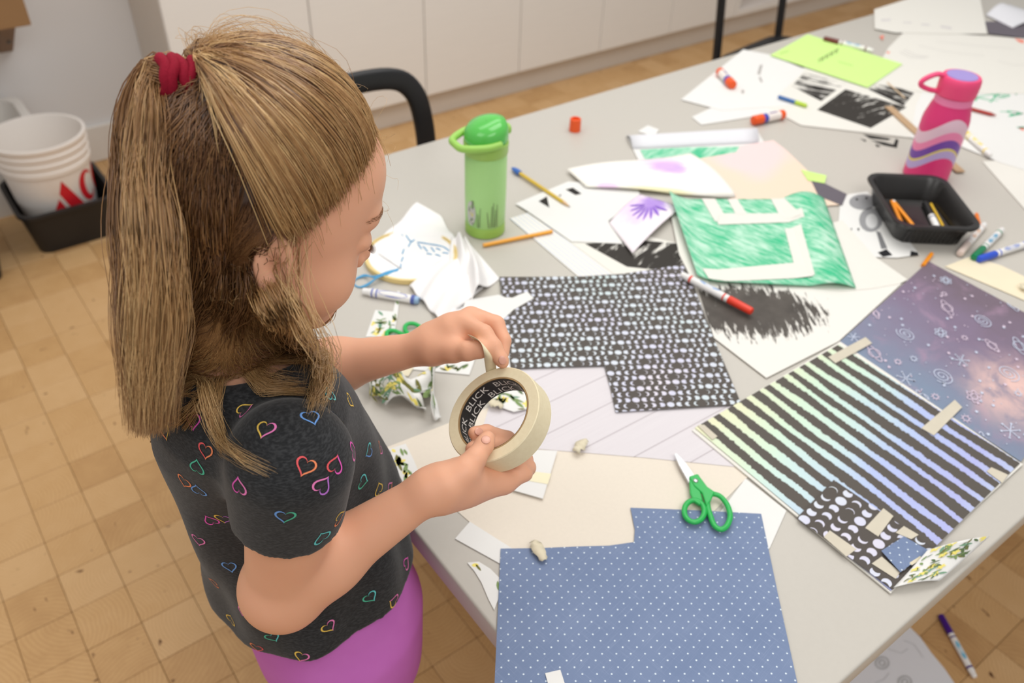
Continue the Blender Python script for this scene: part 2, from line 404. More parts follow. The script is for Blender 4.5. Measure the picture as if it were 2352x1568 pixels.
# ------------------------------------------------------------------ chairs behind the table
M_CHAIR = flat('black_chair_plastic', (30, 30, 32), .45, .4, vary=.1)
def chair(loc, rotz, label, w=.44, band=.046, zt=.842, zs=.45, lean=.03):
    c = empty('chair', loc, label, 'chair', 'black chairs behind the far table edge', rotz)
    mw = c.matrix_world
    h = w / 2 - band / 2
    path = [(-h, .0, zs - .02), (-h, lean * .3, .6), (-h, lean * .7, zt - .14), (-h + .02, lean * .9, zt - .065), (-h + .075, lean, zt - band / 2 - .004), (0, lean * 1.3, zt - band / 2), (h - .075, lean, zt - band / 2 - .004), (h - .02, lean * .9, zt - .065), (h, lean * .7, zt - .14), (h, lean * .3, .6), (h, 0, zs - .02)]
    pts = catmull(path, 6)
    bm = bmesh.new(); rings = []
    n = len(pts)
    for i, p in enumerate(pts):
        t = (pts[min(n - 1, i + 1)] - pts[max(0, i - 1)]).normalized(); side = t.cross(Vector((0, 1, 0))).normalized()
        rr = []
        for k in range(12):
            a = 2 * math.pi * k / 12; ca, sa = math.cos(a), math.sin(a)
            rr.append(bm.verts.new(p + side * (band / 2 * math.copysign(abs(ca) ** .6, ca)) + Vector((0, 1, 0)) * (.011 * math.copysign(abs(sa) ** .6, sa))))
        rings.append(rr)
    for a, b in zip(rings, rings[1:]):
        for k in range(12): bm.faces.new((a[k], a[(k + 1) % 12], b[(k + 1) % 12], b[k]))
    bm.faces.new(rings[0]); bm.faces.new(rings[-1])
    bmesh.ops.transform(bm, matrix=mw, verts=bm.verts[:]); bm_obj('backrest', bm, M_CHAIR, c, True, autosmooth=50)
    bm = bmesh.new()
    tray_mesh(bm, [(w / 2 - .03, .19, .07, zs - .03), (w / 2 - .005, .21, .08, zs - .018), (w / 2 - .005, .21, .08, zs - .006), (w / 2 - .03, .19, .08, zs), (w / 2 - .09, .13, .07, zs - .008)], Matrix.Translation((0, -.2, 0)))
    bmesh.ops.transform(bm, matrix=mw, verts=bm.verts[:]); bm_obj('seat', bm, M_CHAIR, c, True, autosmooth=50)
    for sx in (-1, 1):
        for y0, y1 in ((-.03, .02), (-.36, -.39)):
            bm = bmesh.new(); tube(bm, [(sx * (h - .02), y0, zs - .02), (sx * h, y1, .004)], [.014, .011], 10)
            bmesh.ops.transform(bm, matrix=mw, verts=bm.verts[:]); bm_obj('leg', bm, M_CHAIR, c, True)
    return c
chair((.722, 1.49, 0), 0, 'black chair with a wide curved backrest pushed in behind the green bottle')
chair((2.535, 1.9, 0), math.radians(8), 'black chair with tall thin back posts behind the lime-green paper', w=.44, band=.034, zt=.95, lean=.06)
chair((3.75, 1.62, 0), math.radians(-6), 'black chair at the far corner behind the folded white papers', w=.42, band=.026, zt=.9)

# ------------------------------------------------------------------ table
s = SH('table_laminate'); nn = s.noise(s.coords('Object'), 140.0, 3.0, .6); n2 = s.noise(s.coords('Object'), 1.5, 2.0)
M_TABLE = s.done(s.mix(s.add(s.mul(nn, .5), s.mul(n2, .5)), lin((191, 186, 177)), lin((200, 195, 186))), .40, .35)
M_TEDGE = flat('table_edge_band', (190, 184, 176), .5, .35, vary=.03)
t = empty('work_table', ((TX0 + TX1) / 2, (TY0 + TY1) / 2, 0), 'long pale grey laminate work table covered with paper', 'table')
bm = bmesh.new(); add_box(bm, (TX0, TY0, TZ - .034), (TX1, TY1, TZ), .0035, seg=3); bm_obj('tabletop', bm, M_TABLE, t, True, autosmooth=40)
bm = bmesh.new(); add_box(bm, (TX0 + .06, TY0 + .06, TZ - .09), (TX1 - .06, TY1 - .06, TZ - .036)); bm_obj('apron', bm, M_TEDGE, t)
for x in (TX0 + .1, TX1 - .1):
    for y in (TY0 + .1, TY1 - .1):
        bm = bmesh.new(); lathe(bm, [(.025, .0), (.022, .012), (.022, TZ - .09)], 20, Matrix.Translation((x, y, 0)), True, True); bm_obj('leg', bm, flat('steel_leg', (150, 150, 150), .35, .5, .8) if x < 1 and y < 1 else bpy.data.materials['steel_leg'], t, True, autosmooth=40)
# ------------------------------------------------------------------ paper tools
def paper(name, rgb, rough=.6, vary=.015):
    return flat(name, rgb, rough, .25, vary=vary, scale=60)
M_WHITE = paper('white_paper', (231, 230, 227)); M_OFFW = paper('off_white_paper', (230, 227, 219)); M_BLUEW = paper('cool_white_paper', (226, 226, 231))
M_CREAM = flat('cream_paper', (229, 219, 204), .65, .2, vary=.03, scale=220)
LAYER = .00075
def zl(k): return TZ + .0004 + k * LAYER
def inside(poly, x, y):
    c = False; n = len(poly)
    for i in range(n):
        x1, y1 = poly[i]; x2, y2 = poly[i - 1]
        if (y1 > y) != (y2 > y) and x < (x2 - x1) * (y - y1) / (y2 - y1) + x1: c = not c
    return c
def sheet(name, px, k, mat, label, cat='paper', group=None, frame=None, th=.0005, parent=None, z=None):
    """flat sheet whose outline is given in picture pixels; frame = (origin px, px along u) for the print direction"""
    z = zl(k) if z is None else z; pts = [P(u, v, z) for u, v in px]
    c = sum((p for p in pts), Vector()) / len(pts)
    if frame: o = P(*frame[0], z); ax = (P(*frame[1], z) - o); ax.z = 0; ax.normalize()
    else: o = c; ax = (pts[1] - pts[0]); ax.z = 0; ax.normalize()
    ay = Vector((-ax.y, ax.x, 0))
    bm = bmesh.new(); uvl = bm.loops.layers.uv.new('UVMap')
    a = [bm.verts.new((p.x - c.x, p.y - c.y, th)) for p in pts]; b = [bm.verts.new((p.x - c.x, p.y - c.y, 0)) for p in pts]
    n = len(pts); bm.faces.new(a); bm.faces.new(b[::-1])
    for i in range(n): bm.faces.new((a[i], b[i], b[(i + 1) % n], a[(i + 1) % n]))
    bmesh.ops.recalc_face_normals(bm, faces=bm.faces[:])
    bmesh.ops.triangulate(bm, faces=[f for f in bm.faces if len(f.verts) > 4])
    for f in bm.faces:
        for l in f.loops:
            q = Vector((l.vert.co.x + c.x, l.vert.co.y + c.y, 0)) - Vector((o.x, o.y, 0)); l[uvl].uv = (q.dot(ax), q.dot(ay))
    me = bpy.data.meshes.new(name); bm.to_mesh(me); bm.free(); me.materials.append(mat)
    ob = link(name, me); ob.location = (c.x, c.y, z)
    if parent is not None:
        bpy.context.view_layer.update(); ob.parent = parent; ob.matrix_parent_inverse = parent.matrix_world.inverted()
    elif label: tag(ob, label, cat, group)
    ob_info = dict(o=Vector((o.x, o.y, 0)), ax=ax, ay=ay, z=z + th, poly=[((p - o).dot(ax), (p - o).dot(ay)) for p in pts], S=None)
    INFO[ob.name] = ob_info
    bpy.context.view_layer.update()
    return ob
INFO = {}
def warp(name, corners, k, mat, label, fn, nu=24, nv=24, cat='paper', group=None, crop=None, two=True):
    """sheet on a grid: corners px (4) bilinear on the table, fn(s,t)->(dx,dy,dz) metres; optional crop(s,t)->bool"""
    z = zl(k); C = [P(u, v, z) for u, v in corners]
    c = sum(C, Vector()) / 4; c.z = z
    ou = (C[1] - C[0]).length; ov = (C[3] - C[0]).length
    def S(s, t):
        p = C[0] * ((1 - s) * (1 - t)) + C[1] * (s * (1 - t)) + C[2] * (s * t) + C[3] * ((1 - s) * t)
        d = fn(s, t); return Vector((p.x + d[0], p.y + d[1], z + max(0.0, d[2])))
    verts, faces, uv = [], [], []
    for j in range(nv + 1):
        for i in range(nu + 1):
            verts.append(S(i / nu, j / nv) - c); uv.append((i / nu, j / nv))
    for j in range(nv):
        for i in range(nu):
            if crop and not crop((i + .5) / nu, (j + .5) / nv): continue
            a = j * (nu + 1) + i; faces.append((a, a + 1, a + nu + 2, a + nu + 1))
    ob = mesh(name, verts, faces, mat, None, True, uv=uv); ob.location = c
    m = ob.modifiers.new('thickness', 'SOLIDIFY'); m.thickness = .0004; m.offset = 0
    if label: tag(ob, label, cat, group)
    INFO[ob.name] = dict(S=S, poly=[(0, 0), (1, 0), (1, 1), (0, 1)], lu=ou, lv=ov)
    bpy.context.view_layer.update()
    return ob
def prints(sheet_ob, polys, mats, name='print', lift=.00018):
    """flat print: polys = [(list of (x,y) in sheet coordinates, material index)] as one child of the sheet"""
    inf = INFO[sheet_ob.name]; verts, faces, mi = [], [], []
    for poly, m in polys:
        b = len(verts)
        for x, y in poly:
            if inf['S']:
                p = inf['S'](min(1, max(0, x)), min(1, max(0, y))); verts.append((p.x, p.y, p.z + .0013))
            else:
                p = inf['o'] + inf['ax'] * x + inf['ay'] * y; verts.append((p.x, p.y, inf['z'] + lift))
        faces.append(list(range(b, b + len(poly)))); mi.append(m)
    inv = sheet_ob.matrix_world.inverted()
    ob = mesh(name, [inv @ Vector(v) for v in verts], faces, mats, None, False, mi)
    ob.parent = sheet_ob; ob['kind'] = 'stuff'
    return ob
def px_poly(sheet_ob, pts):          # picture pixels -> sheet coordinates
    inf = INFO[sheet_ob.name]; out = []
    for u, v in pts:
        p = P(u, v, inf['z']); q = Vector((p.x, p.y, 0)) - inf['o']; out.append((q.dot(inf['ax']), q.dot(inf['ay'])))
    return out
def ribbon(pts, w, closed=False):
    """2-D polyline -> list of quads"""
    n = len(pts); L, R_ = [], []
    for i in range(n):
        a = pts[i - 1] if (closed or i) else pts[i]; b = pts[(i + 1) % n] if (closed or i < n - 1) else pts[i]
        dx, dy = b[0] - a[0], b[1] - a[1]; l = math.hypot(dx, dy) or 1
        nx, ny = -dy / l * w / 2, dx / l * w / 2
        L.append((pts[i][0] + nx, pts[i][1] + ny)); R_.append((pts[i][0] - nx, pts[i][1] - ny))
    return [[L[i], L[(i + 1) % n], R_[(i + 1) % n], R_[i]] for i in range(n if closed else n - 1)]
def disc(x, y, r, n=8): return [(x + r * math.cos(2 * math.pi * k / n), y + r * math.sin(2 * math.pi * k / n)) for k in range(n)]
def ell(x, y, a, b, rot, n=20, a0=0, a1=360):
    c, s_ = math.cos(rot), math.sin(rot); out = []
    for k in range(n):
        t = math.radians(a0 + (a1 - a0) * k / (n if a1 - a0 == 360 else n - 1)); px_, py_ = a * math.cos(t), b * math.sin(t); out.append((x + c * px_ - s_ * py_, y + s_ * px_ + c * py_))
    return out
def leaf(x, y, l, w, rot):
    c, s_ = math.cos(rot), math.sin(rot); base = [(-.5, 0), (-.25, .38), (.05, .5), (.3, .32), (.5, 0), (.3, -.32), (.05, -.5), (-.25, -.38)]
    return [(x + c * a * l - s_ * b * w, y + s_ * a * l + c * b * w) for a, b in base]
M_FLORA = [flat('leaf_print_dark', (92, 112, 76), .6, .2), flat('leaf_print_mid', (128, 152, 96), .6, .2), flat('leaf_print_blue', (118, 158, 130), .6, .2), flat('flower_print_yellow', (240, 224, 120), .6, .2), flat('leaf_print_olive', (120, 118, 62), .6, .2)]
def floral(ob, seed, density=9000, scale=1.0):
    r = random.Random(seed); inf = INFO[ob.name]; poly = inf['poly']
    xs_, ys_ = [p[0] for p in poly], [p[1] for p in poly]
    w_, h_ = max(xs_) - min(xs_), max(ys_) - min(ys_)
    su = (1 / inf['lu'], 1 / inf['lv']) if inf['S'] else (1, 1)
    area = (inf['lu'] * inf['lv']) if inf['S'] else w_ * h_
    out = []
    for _ in range(int(area * density) + 3):
        x = min(xs_) + r.random() * w_; y = min(ys_) + r.random() * h_
        kind = r.random(); rot = r.random() * 6.28; ps = []
        if kind < .84:
            l = r.uniform(.009, .018) * scale; ps.append((leaf(0, 0, l, l * r.uniform(.22, .36), rot), r.choice((0, 0, 1, 1, 2, 4))))
            if r.random() < .5: ps.append((leaf(l * .5 * math.cos(rot + .9), l * .5 * math.sin(rot + .9), l * .8, l * .22, rot + .8), r.choice((0, 1, 4))))
        else:
            for q in range(5): ps.append((leaf(.0032 * scale * math.cos(q * 1.257), .0032 * scale * math.sin(q * 1.257), .006 * scale, .0036 * scale, q * 1.257), 3))
        for pl, m in ps:
            pl = [(x + a * su[0], y + b * su[1]) for a, b in pl]
            if all(inside(poly, a, b) for a, b in pl): out.append((pl, m))
    if out: prints(ob, out, M_FLORA, 'leaf_print')

# ------------------------------------------------------------------ printed paper materials
def moon_material(name, cell, foil):
    s = SH(name); uv = s.xyz(s.coords('UV'))
    y = s.math('DIVIDE', uv[1], cell * .93); row = s.math('FLOOR', y)
    x = s.add(s.math('DIVIDE', uv[0], cell), s.mul(row, .62)); x = s.add(x, s.mul(s.math('SINE', s.mul(row, 1.7)), .1))
    ci = s.math('FLOOR', x)
    fx = s.sub(s.sub(x, ci), .5); fy = s.sub(s.sub(y, row), .5)
    ph = s.math('FLOORED_MODULO', s.add(ci, s.mul(row, 3.0)), 8.0)
    d = s.sub(ph, 4.0); ad = s.math('ABSOLUTE', d)
    full = s.lt(ad, .5)
    r = s.add(.36, s.mul(full, .06))
    rr = s.math('SQRT', s.add(s.mul(fx, fx), s.mul(fy, fy)))
    disc_ = s.lt(rr, r)
    shift = s.mul(s.mul(s.math('SIGN', d), s.sub(1.22, s.mul(ad, .27))), .55)
    shift = s.add(shift, s.mul(full, 5.0))
    gx = s.sub(fx, shift); r2 = s.math('SQRT', s.add(s.mul(gx, gx), s.mul(fy, fy)))
    lit = s.mul(disc_, s.gt(r2, s.mul(r, 1.0)))
    n = s.noise(s.coords('UV'), foil, 2.0)
    f = s.ramp(n, [(.3, lin((200, 218, 218))), (.45, lin((212, 219, 228))), (.6, lin((208, 208, 228))), (.75, lin((222, 216, 226)))])
    col = s.mix(lit, lin((84, 78, 73)), f)
    return s.done(col, s.sub(.62, s.mul(lit, .34)), .3)
M_MOON = moon_material('moon_phase_paper', .0122, 7.0)
M_MOON2 = moon_material('moon_phase_paper_large', .0168, 7.0)
s = SH('foil_stripe_paper'); uv = s.xyz(s.coords('UV'))
n1 = s.noise(s.comb(s.mul(uv[0], 60.0), s.mul(uv[1], 8.0), 0.0), 1.0, 4.0, .7)
n0 = s.noise(s.comb(s.mul(uv[0], 2.5), s.mul(uv[1], 11.0), 3.0), 1.0, 1.0)
ph = s.add(s.mul(uv[1], 12.0), s.add(s.mul(s.sub(n1, .5), .30), s.mul(s.sub(n0, .5), .55)))
fr = s.math('FRACT', s.add(ph, .15)); dark = s.lt(s.math('ABSOLUTE', s.sub(fr, .5)), .285)
g = s.add(s.add(s.mul(uv[0], .78), s.mul(uv[1], -.16)), s.mul(s.noise(s.coords('UV'), 3.0, 2.0), .30))
f = s.ramp(g, [(.02, lin((226, 226, 190))), (.2, lin((206, 230, 206))), (.4, lin((196, 220, 222))), (.58, lin((178, 192, 232))), (.8, lin((176, 180, 228))), (.98, lin((190, 206, 226)))])  # view-dependent foil sheen painted in as a fixed pastel gradient
M_STRIPE = s.done(s.mix(dark, f, lin((88, 82, 76))), s.add(.3, s.mul(dark, .3)), .3)
s = SH('galaxy_paper'); uvv = s.coords('UV'); uv = s.xyz(uvv)
n1 = s.noise(uvv, 2.6, 5.0, .6); n2 = s.noise(s.vadd(uvv, (3.1, 1.7, 0)), 4.5, 5.0, .6, .5); n3 = s.noise(uvv, 900.0, 1.0)
base = s.ramp(s.add(s.mul(uv[1], 1.0), s.mul(s.sub(n1, .5), .7)), [(.05, lin((116, 101, 114))), (.4, lin((128, 113, 136))), (.7, lin((130, 127, 150))), (1.0, lin((124, 139, 162)))])
base = s.mix(s.mul(s.smooth(n2, .52, .72), .6), base, lin((168, 138, 162)))
cx_ = s.sub(uv[0], .80); cy_ = s.sub(uv[1], .62); dd = s.math('SQRT', s.add(s.mul(cx_, cx_), s.mul(cy_, cy_)))
base = s.mix(s.mul(s.sub(1.0, s.smooth(dd, .03, .36)), s.smooth(n2, .3, .62)), base, lin((226, 190, 182)))
base = s.mix(s.mul(s.gt(n3, .74), .7), base, lin((214, 214, 234)))
M_GALAXY = s.done(base, .5, .3)
s = SH('dotted_blue_paper'); uvv = s.coords('UV'); uv = s.xyz(uvv)
c45 = .7071 / .0104
a_ = s.mul(s.add(uv[0], uv[1]), c45); b_ = s.mul(s.sub(uv[0], uv[1]), c45)
fa = s.sub(s.math('FRACT', a_), .5); fb = s.sub(s.math('FRACT', b_), .5)
dot = s.sub(1.0, s.smooth(s.math('SQRT', s.add(s.mul(fa, fa), s.mul(fb, fb))), .075, .105))
lw = s.noise(s.comb(s.mul(s.add(uv[0], uv[1]), 900.0), s.mul(s.sub(uv[0], uv[1]), 20.0), 0.0), 1.0, 2.0); lh = s.noise(s.comb(s.mul(s.add(uv[0], uv[1]), 20.0), s.mul(s.sub(uv[0], uv[1]), 900.0), 4.0), 1.0, 2.0)
lines = s.add(s.smooth(lw, .56, .8), s.smooth(lh, .56, .8)); big = s.noise(uvv, 18.0, 3.0)
col = s.mix(s.mul(lines, .35), s.mix(big, lin((106, 124, 158)), lin((124, 140, 172))), lin((160, 173, 200)))
M_BLUE = s.done(s.mix(dot, col, lin((214, 226, 236))), .6, .25)
s = SH('plank_print_paper'); uvv = s.coords('UV'); uv = s.xyz(uvv)
yy = s.math('DIVIDE', uv[1], .047); fy = s.math('FRACT', yy); line = s.lt(fy, .035)
gr = s.noise(s.comb(s.mul(uv[0], 9.0), s.mul(uv[1], 260.0), s.mul(s.math('FLOOR', yy), 7.0)), 1.0, 4.0, .6)
col = s.mix(gr, lin((214, 208, 212)), lin((224, 219, 222)))
M_PLANK = s.done(s.mix(s.mul(line, .7), col, lin((170, 160, 164))), .6, .25)
s = SH('lined_paper'); uv = s.xyz(s.coords('UV'))
fy = s.math('FRACT', s.math('DIVIDE', uv[1], .0085)); M_LINED = s.done(s.mix(s.mul(s.lt(fy, .14), .8), lin((232, 230, 225)), lin((178, 194, 228))), .6, .25)
def scribble_material(name, paper_rgb, ink_rgb, lo, hi, sx=90.0, sy=14.0, rot=.5):
    s = SH(name); uv = s.xyz(s.coords('UV')); c, q = math.cos(rot), math.sin(rot)
    a = s.add(s.mul(uv[0], c), s.mul(uv[1], q)); b = s.sub(s.mul(uv[1], c), s.mul(uv[0], q))
    n = s.noise(s.comb(s.mul(a, sy), s.mul(b, sx), 0.0), 1.0, 4.0, .7, .3); n2 = s.noise(s.coords('UV'), 6.0, 3.0)
    k = s.smooth(s.add(s.mul(n, .75), s.mul(n2, .35)), lo, hi)
    return s.done(s.mix(k, lin(paper_rgb), lin(ink_rgb)), .6, .25)
M_CRAYON = scribble_material('green_crayon_paper', (206, 236, 218), (40, 186, 132), .36, .70, 40.0, 7.0, .75)
M_BLOCKPRINT = scribble_material('black_block_print', (231, 228, 220), (42, 38, 36), .50, .58, 46.0, 9.0, .2)
M_BLOCKPRINT2 = scribble_material('black_block_print_dense', (231, 228, 220), (52, 48, 44), .42, .50, 60.0, 12.0, 1.3)
# brush painting: dark wash with dripping streaks, sheet coordinates in metres
s = SH('ink_wash_paper'); uvv = s.coords('UV'); uv = s.xyz(uvv)
st = s.noise(s.comb(s.mul(uv[0], 150.0), s.mul(uv[1], 26.0), 0.0), 1.0, 4.0, .65); wb = s.noise(uvv, 22.0, 3.0, .6)
ex = s.math('DIVIDE', s.sub(uv[0], .075), .115); ey = s.math('DIVIDE', s.sub(uv[1], -.060), .070)
m = s.sub(1.0, s.add(s.mul(ex, ex), s.mul(ey, ey)))
ink = s.smooth(s.add(m, s.mul(s.sub(st, .5), 3.4)), -.05, .35)
tone = s.mix(wb, lin((52, 48, 45)), lin((104, 98, 92)))
M_INK = s.done(s.mix(ink, lin((232, 229, 222)), tone), .6, .25)
s = SH('watercolour_peach_paper'); uvv = s.coords('UV'); uv = s.xyz(uvv)
n1 = s.noise(uvv, 2.2, 3.0, .5, .4)
col = s.ramp(s.add(s.mul(uv[0], .55), s.mul(n1, .5)), [(.1, lin((236, 214, 200))), (.4, lin((238, 214, 192))), (.62, lin((236, 222, 196))), (.85, lin((234, 230, 164)))])
p2 = s.noise(s.vadd(uvv, (5, 2, 0)), 3.2, 2.0)
col = s.mix(s.mul(s.smooth(p2, .58, .74), .4), col, lin((240, 208, 232)))
p3 = s.noise(s.vadd(uvv, (1, 8, 0)), 2.8, 2.0); col = s.mix(s.mul(s.smooth(p3, .6, .75), .5), col, lin((206, 222, 232)))
M_PEACH = s.done(col, .6, .25)
def stain_paper(name, base, stains):
    """paper with soft coloured paint blots: (u, v, radius_u, radius_v, rgb, strength) in UV"""
    s = SH(name); uvv = s.coords('UV'); uv = s.xyz(uvv); w = s.noise(uvv, 7.0, 3.0)
    col = lin(base)
    for (x, y, ra, rb_, rgb, k) in stains:
        a = s.math('DIVIDE', s.sub(uv[0], x), ra); b = s.math('DIVIDE', s.sub(uv[1], y), rb_)
        d = s.add(s.math('SQRT', s.add(s.mul(a, a), s.mul(b, b))), s.mul(s.sub(w, .5), .7))
        col = s.mix(s.mul(s.sub(1.0, s.smooth(d, .35, 1.0)), k), col, lin(rgb))
    return s.done(col, .6, .25)
M_MASK = flat('masking_tape', (222, 212, 186), .6, .25, vary=.05, scale=90)
M_MASKBIT = flat('masking_tape_thin', (206, 198, 180), .55, .25, vary=.06, scale=60)
# ------------------------------------------------------------------ sheets on the table, bottom to top
G_SCRAP = 'leaf-printed paper scraps on the table'
# --- near part
sheet('cream_sheet', [(884, 1029), (1125, 935), (1500, 960), (1760, 1072), (1712, 1100), (1600, 1215), (1420, 1400), (1300, 1392)], 0, M_CREAM, 'large cream sheet of paper lying partly under the blue dotted paper')
sheet('white_sheet', [(1712, 1099), (1806, 1173), (1768, 1258), (1640, 1420), (1560, 1300)], 1, M_WHITE, 'plain white sheet sticking out between scissors and striped paper')
sheet('white_strip', [(1079, 1198), (1045, 1237), (1146, 1293), (1240, 1330), (1180, 1262)], 1, M_WHITE, 'white paper strip under the corner of the blue dotted paper')
pl = sheet('plank_print_sheet', [(1098, 1019), (1160, 810), (1640, 800), (1768, 1080), (1480, 1051), (1235, 1031)], 1, M_PLANK, 'pale lilac sheet printed with wooden planks, beside the tape roll', frame=((1225, 1014), (1405, 925)))
sheet('dotted_sheet', [(1150, 1260), (1235, 1259), (1330, 1255), (1400, 1253), (1456, 1245), (1458, 1216), (1448, 1166), (1600, 1172), (1748, 1180), (1790, 1380), (1832, 1572), (1852, 1665), (1128, 1650), (1136, 1568)], 3, M_BLUE, 'large blue paper with tiny white dots and a cut-out corner', frame=((1150, 1400), (1780, 1400)))
card = sheet('tape_card', [(1206, 1033), (1280, 1036), (1247, 1146), (1166, 1123)], 4, M_WHITE, 'small white card with a strip of yellowish tape across it', 'card', th=.0012)
prints(card, [(px_poly(card, [(1191, 1078), (1266, 1088), (1258, 1112), (1184, 1099)]), 0)], [flat('aged_tape', (238, 230, 196), .5, .3)], 'tape_strip', .0003)
sheet('paper_slip', [(1252, 1546), (1287, 1538), (1298, 1572), (1262, 1582)], 5, M_WHITE, 'tiny white paper slip on the blue dotted paper')
# moon phase sheet, cut to an L
sheet('moon_phase_sheet', [(1147, 636), (1250, 636), (1340, 635), (1430, 629), (1500, 619), (1574, 606), (1606, 690), (1638, 774), (1672, 855), (1703, 929), (1560, 937), (1414, 946), (1402, 890), (1388, 840), (1280, 843), (1170, 847), (1158, 740)], 5, M_MOON, 'black paper printed with rows of silver moon phases, cut to an L shape', frame=((1170, 847), (1388, 840)))
f = sheet('leaf_print_scrap', [(1118, 905), (1150, 893), (1212, 888), (1216, 938), (1180, 946), (1140, 932)], 6, M_WHITE, 'round-cut white scrap printed with leaves seen through the tape roll', group=G_SCRAP); floral(f, 3, 9000, 1.2)
f = sheet('leaf_print_scrap', [(862, 712), (903, 716), (913, 668), (919, 670), (914, 718), (905, 772), (840, 774)], 1, M_WHITE, 'leaf-printed paper scrap with a thin tail beside the blue marker', group=G_SCRAP); floral(f, 4, 12000)
f = sheet('leaf_print_scrap', [(985, 812), (1092, 822), (1078, 861), (942, 848)], 1, M_WHITE, 'straight-edged leaf-printed scrap lying under the left forearm', group=G_SCRAP); floral(f, 5, 12000)
f = sheet('leaf_print_scrap', [(890, 1032), (932, 1019), (952, 1060), (972, 1110), (938, 1132), (912, 1082)], 2, M_WHITE, 'narrow leaf-printed strip lying over the corner of the cream sheet', group=G_SCRAP); floral(f, 6, 9000, 1.3)
f = sheet('leaf_print_scrap', [(1073, 1292), (1100, 1290), (1126, 1306), (1150, 1330), (1146, 1372), (1135, 1401), (1122, 1376), (1106, 1338), (1090, 1312)], 1, M_WHITE, 'crescent-shaped leaf-printed scrap near the table edge', group=G_SCRAP); floral(f, 8, 9000, 1.4)
def crumple(s, t):
    a = .030 * max(0, math.sin(s * 15.0 + t * 2.0)) * (1 - .3 * t) + .014 * abs(math.sin(t * 8 + s * 5))
    return (.010 * math.sin(9 * s + 3 * t), .012 * math.sin(7 * s), a)
f = warp('leaf_print_scrap', [(812, 885), (1005, 850), (1030, 966), (850, 935)], 2, M_WHITE, 'crumpled and folded leaf-printed scrap beside the dark T-shirt', crumple, 40, 20, group=G_SCRAP, crop=lambda s, t: not (t > .6 and .2 < s < .3) and not (t > .75 and s < .2) and not (t > .55 and .6 < s < .7)); floral(f, 9, 16000)
sheet('masking_tape_scrap', [(905, 842), (950, 845), (938, 864), (898, 860)], 2, M_MASK, 'short torn strip of masking tape between two leaf-printed scraps', 'tape')
# --- collage taped together from printed papers
col_ = empty('paper_collage', P(1990, 1000, TZ), 'collage of striped, galaxy and moon papers joined with bits of tape', 'collage')
def part(name, px, k, mat, frame=None, th=.0005): return sheet(name, px, k, mat, None, None, None, frame, th, col_)
part('backing_card', [(1589, 990), (1929, 786), (2348, 1068), (2130, 1268), (2045, 1364)], 2, M_OFFW, th=.0018)
def bil_part(name, px4, k, mat, n=10):      # UV runs 0..1 over the four corners
    z = zl(k); C = [P(u, v, z) for u, v in px4]; verts, faces, uv = [], [], []
    for j in range(n + 1):
        for i in range(n + 1):
            s_, t_ = i / n, j / n; verts.append(C[0] * ((1 - s_) * (1 - t_)) + C[1] * (s_ * (1 - t_)) + C[2] * (s_ * t_) + C[3] * ((1 - s_) * t_)); uv.append((s_, t_))
    for j in range(n):
        for i in range(n): a = j * (n + 1) + i; faces.append((a, a + n + 1, a + n + 2, a + 1))
    ob = mesh(name, verts, faces, mat, col_, uv=uv)
    m = ob.modifiers.new('thickness', 'SOLIDIFY'); m.thickness = .0004; m.offset = 0
    Vo = C[0]
    INFO[ob.name] = dict(S=lambda x, y: C[0] * ((1 - x) * (1 - y)) + C[1] * (x * (1 - y)) + C[2] * (x * y) + C[3] * ((1 - x) * y), poly=[(0, 0), (1, 0), (1, 1), (0, 1)], lu=(C[1] - C[0]).length, lv=(C[3] - C[0]).length)
    return ob
gz = zl(4); gA, gB, gC = P(2133, 600, gz), P(1926, 787, gz), P(2345, 1060, gz); gD = gA + (gC - gB)
gDp = proj(gD)[:2]
gal = bil_part('galaxy_sheet', [(2133, 600), gDp, (2345, 1060), (1926, 787)], 4, M_GALAXY)
# silver doodles of the galaxy sheet
gl = []; LV = INFO[gal.name]; rr = random.Random(11)
def gp(u, v):    # picture pixel -> 0..1 on the galaxy sheet
    p = P(u, v, gz) - gA; e1 = gD - gA; e2 = gB - gA
    den = e1.x * e2.y - e1.y * e2.x
    return ((p.x * e2.y - p.y * e2.x) / den, (e1.x * p.y - e1.y * p.x) / den)
Wd = .0045
def line2(pts, c=0, closed=False):
    for q in ribbon(pts, Wd, closed): gl.append((q, c))
def planet(x, y, r, rot, c=0):
    line2(ell(x, y, r * .62, r * .62, 0, 16), c, True); line2(ell(x, y, r * 1.25, r * .38, rot, 22), c, True)
def spiral(x, y, r, c=0, ph_=0):
    line2([(x + r * (.12 + .88 * k / 40) * math.cos(ph_ + k * .38), y + r * .8 * (.12 + .88 * k / 40) * math.sin(ph_ + k * .38)) for k in range(41)], c)
def burst(x, y, r, c=0, n=4, ph_=0.3):
    for k in range(n):
        a = ph_ + math.pi * k / n; line2([(x - r * math.cos(a), y - r * math.sin(a)), (x + r * math.cos(a), y + r * math.sin(a))], c)
        for sg in (1, -1): gl.append((disc(x + sg * r * math.cos(a), y + sg * r * math.sin(a), r * .14, 6), c))
def atom(x, y, r, c=0):
    for k in range(3): line2(ell(x, y, r, r * .38, k * 1.047, 18), c, True)
def sun(x, y, r, c=0):
    line2(ell(x, y, r * .6, r * .6, 0, 12), c, True)
    for k in range(8): a = k * .785; line2([(x + r * .75 * math.cos(a), y + r * .75 * math.sin(a)), (x + r * math.cos(a), y + r * math.sin(a))], c)
for u, v, r in ((2175, 708, .05), (2325, 700, .045), (2008, 812, .05), (2340, 795, .05), (2278, 795, .04), (2120, 915, .042), (2012, 722, .03), (2255, 1010, .035)): planet(*gp(u, v), r, rr.uniform(.3, 1.0), rr.randrange(2))
for u, v, r in ((2255, 737, .055), (2080, 768, .055), (2163, 864, .06), (2315, 858, .06)): spiral(*gp(u, v), r, rr.randrange(2), rr.random() * 6)
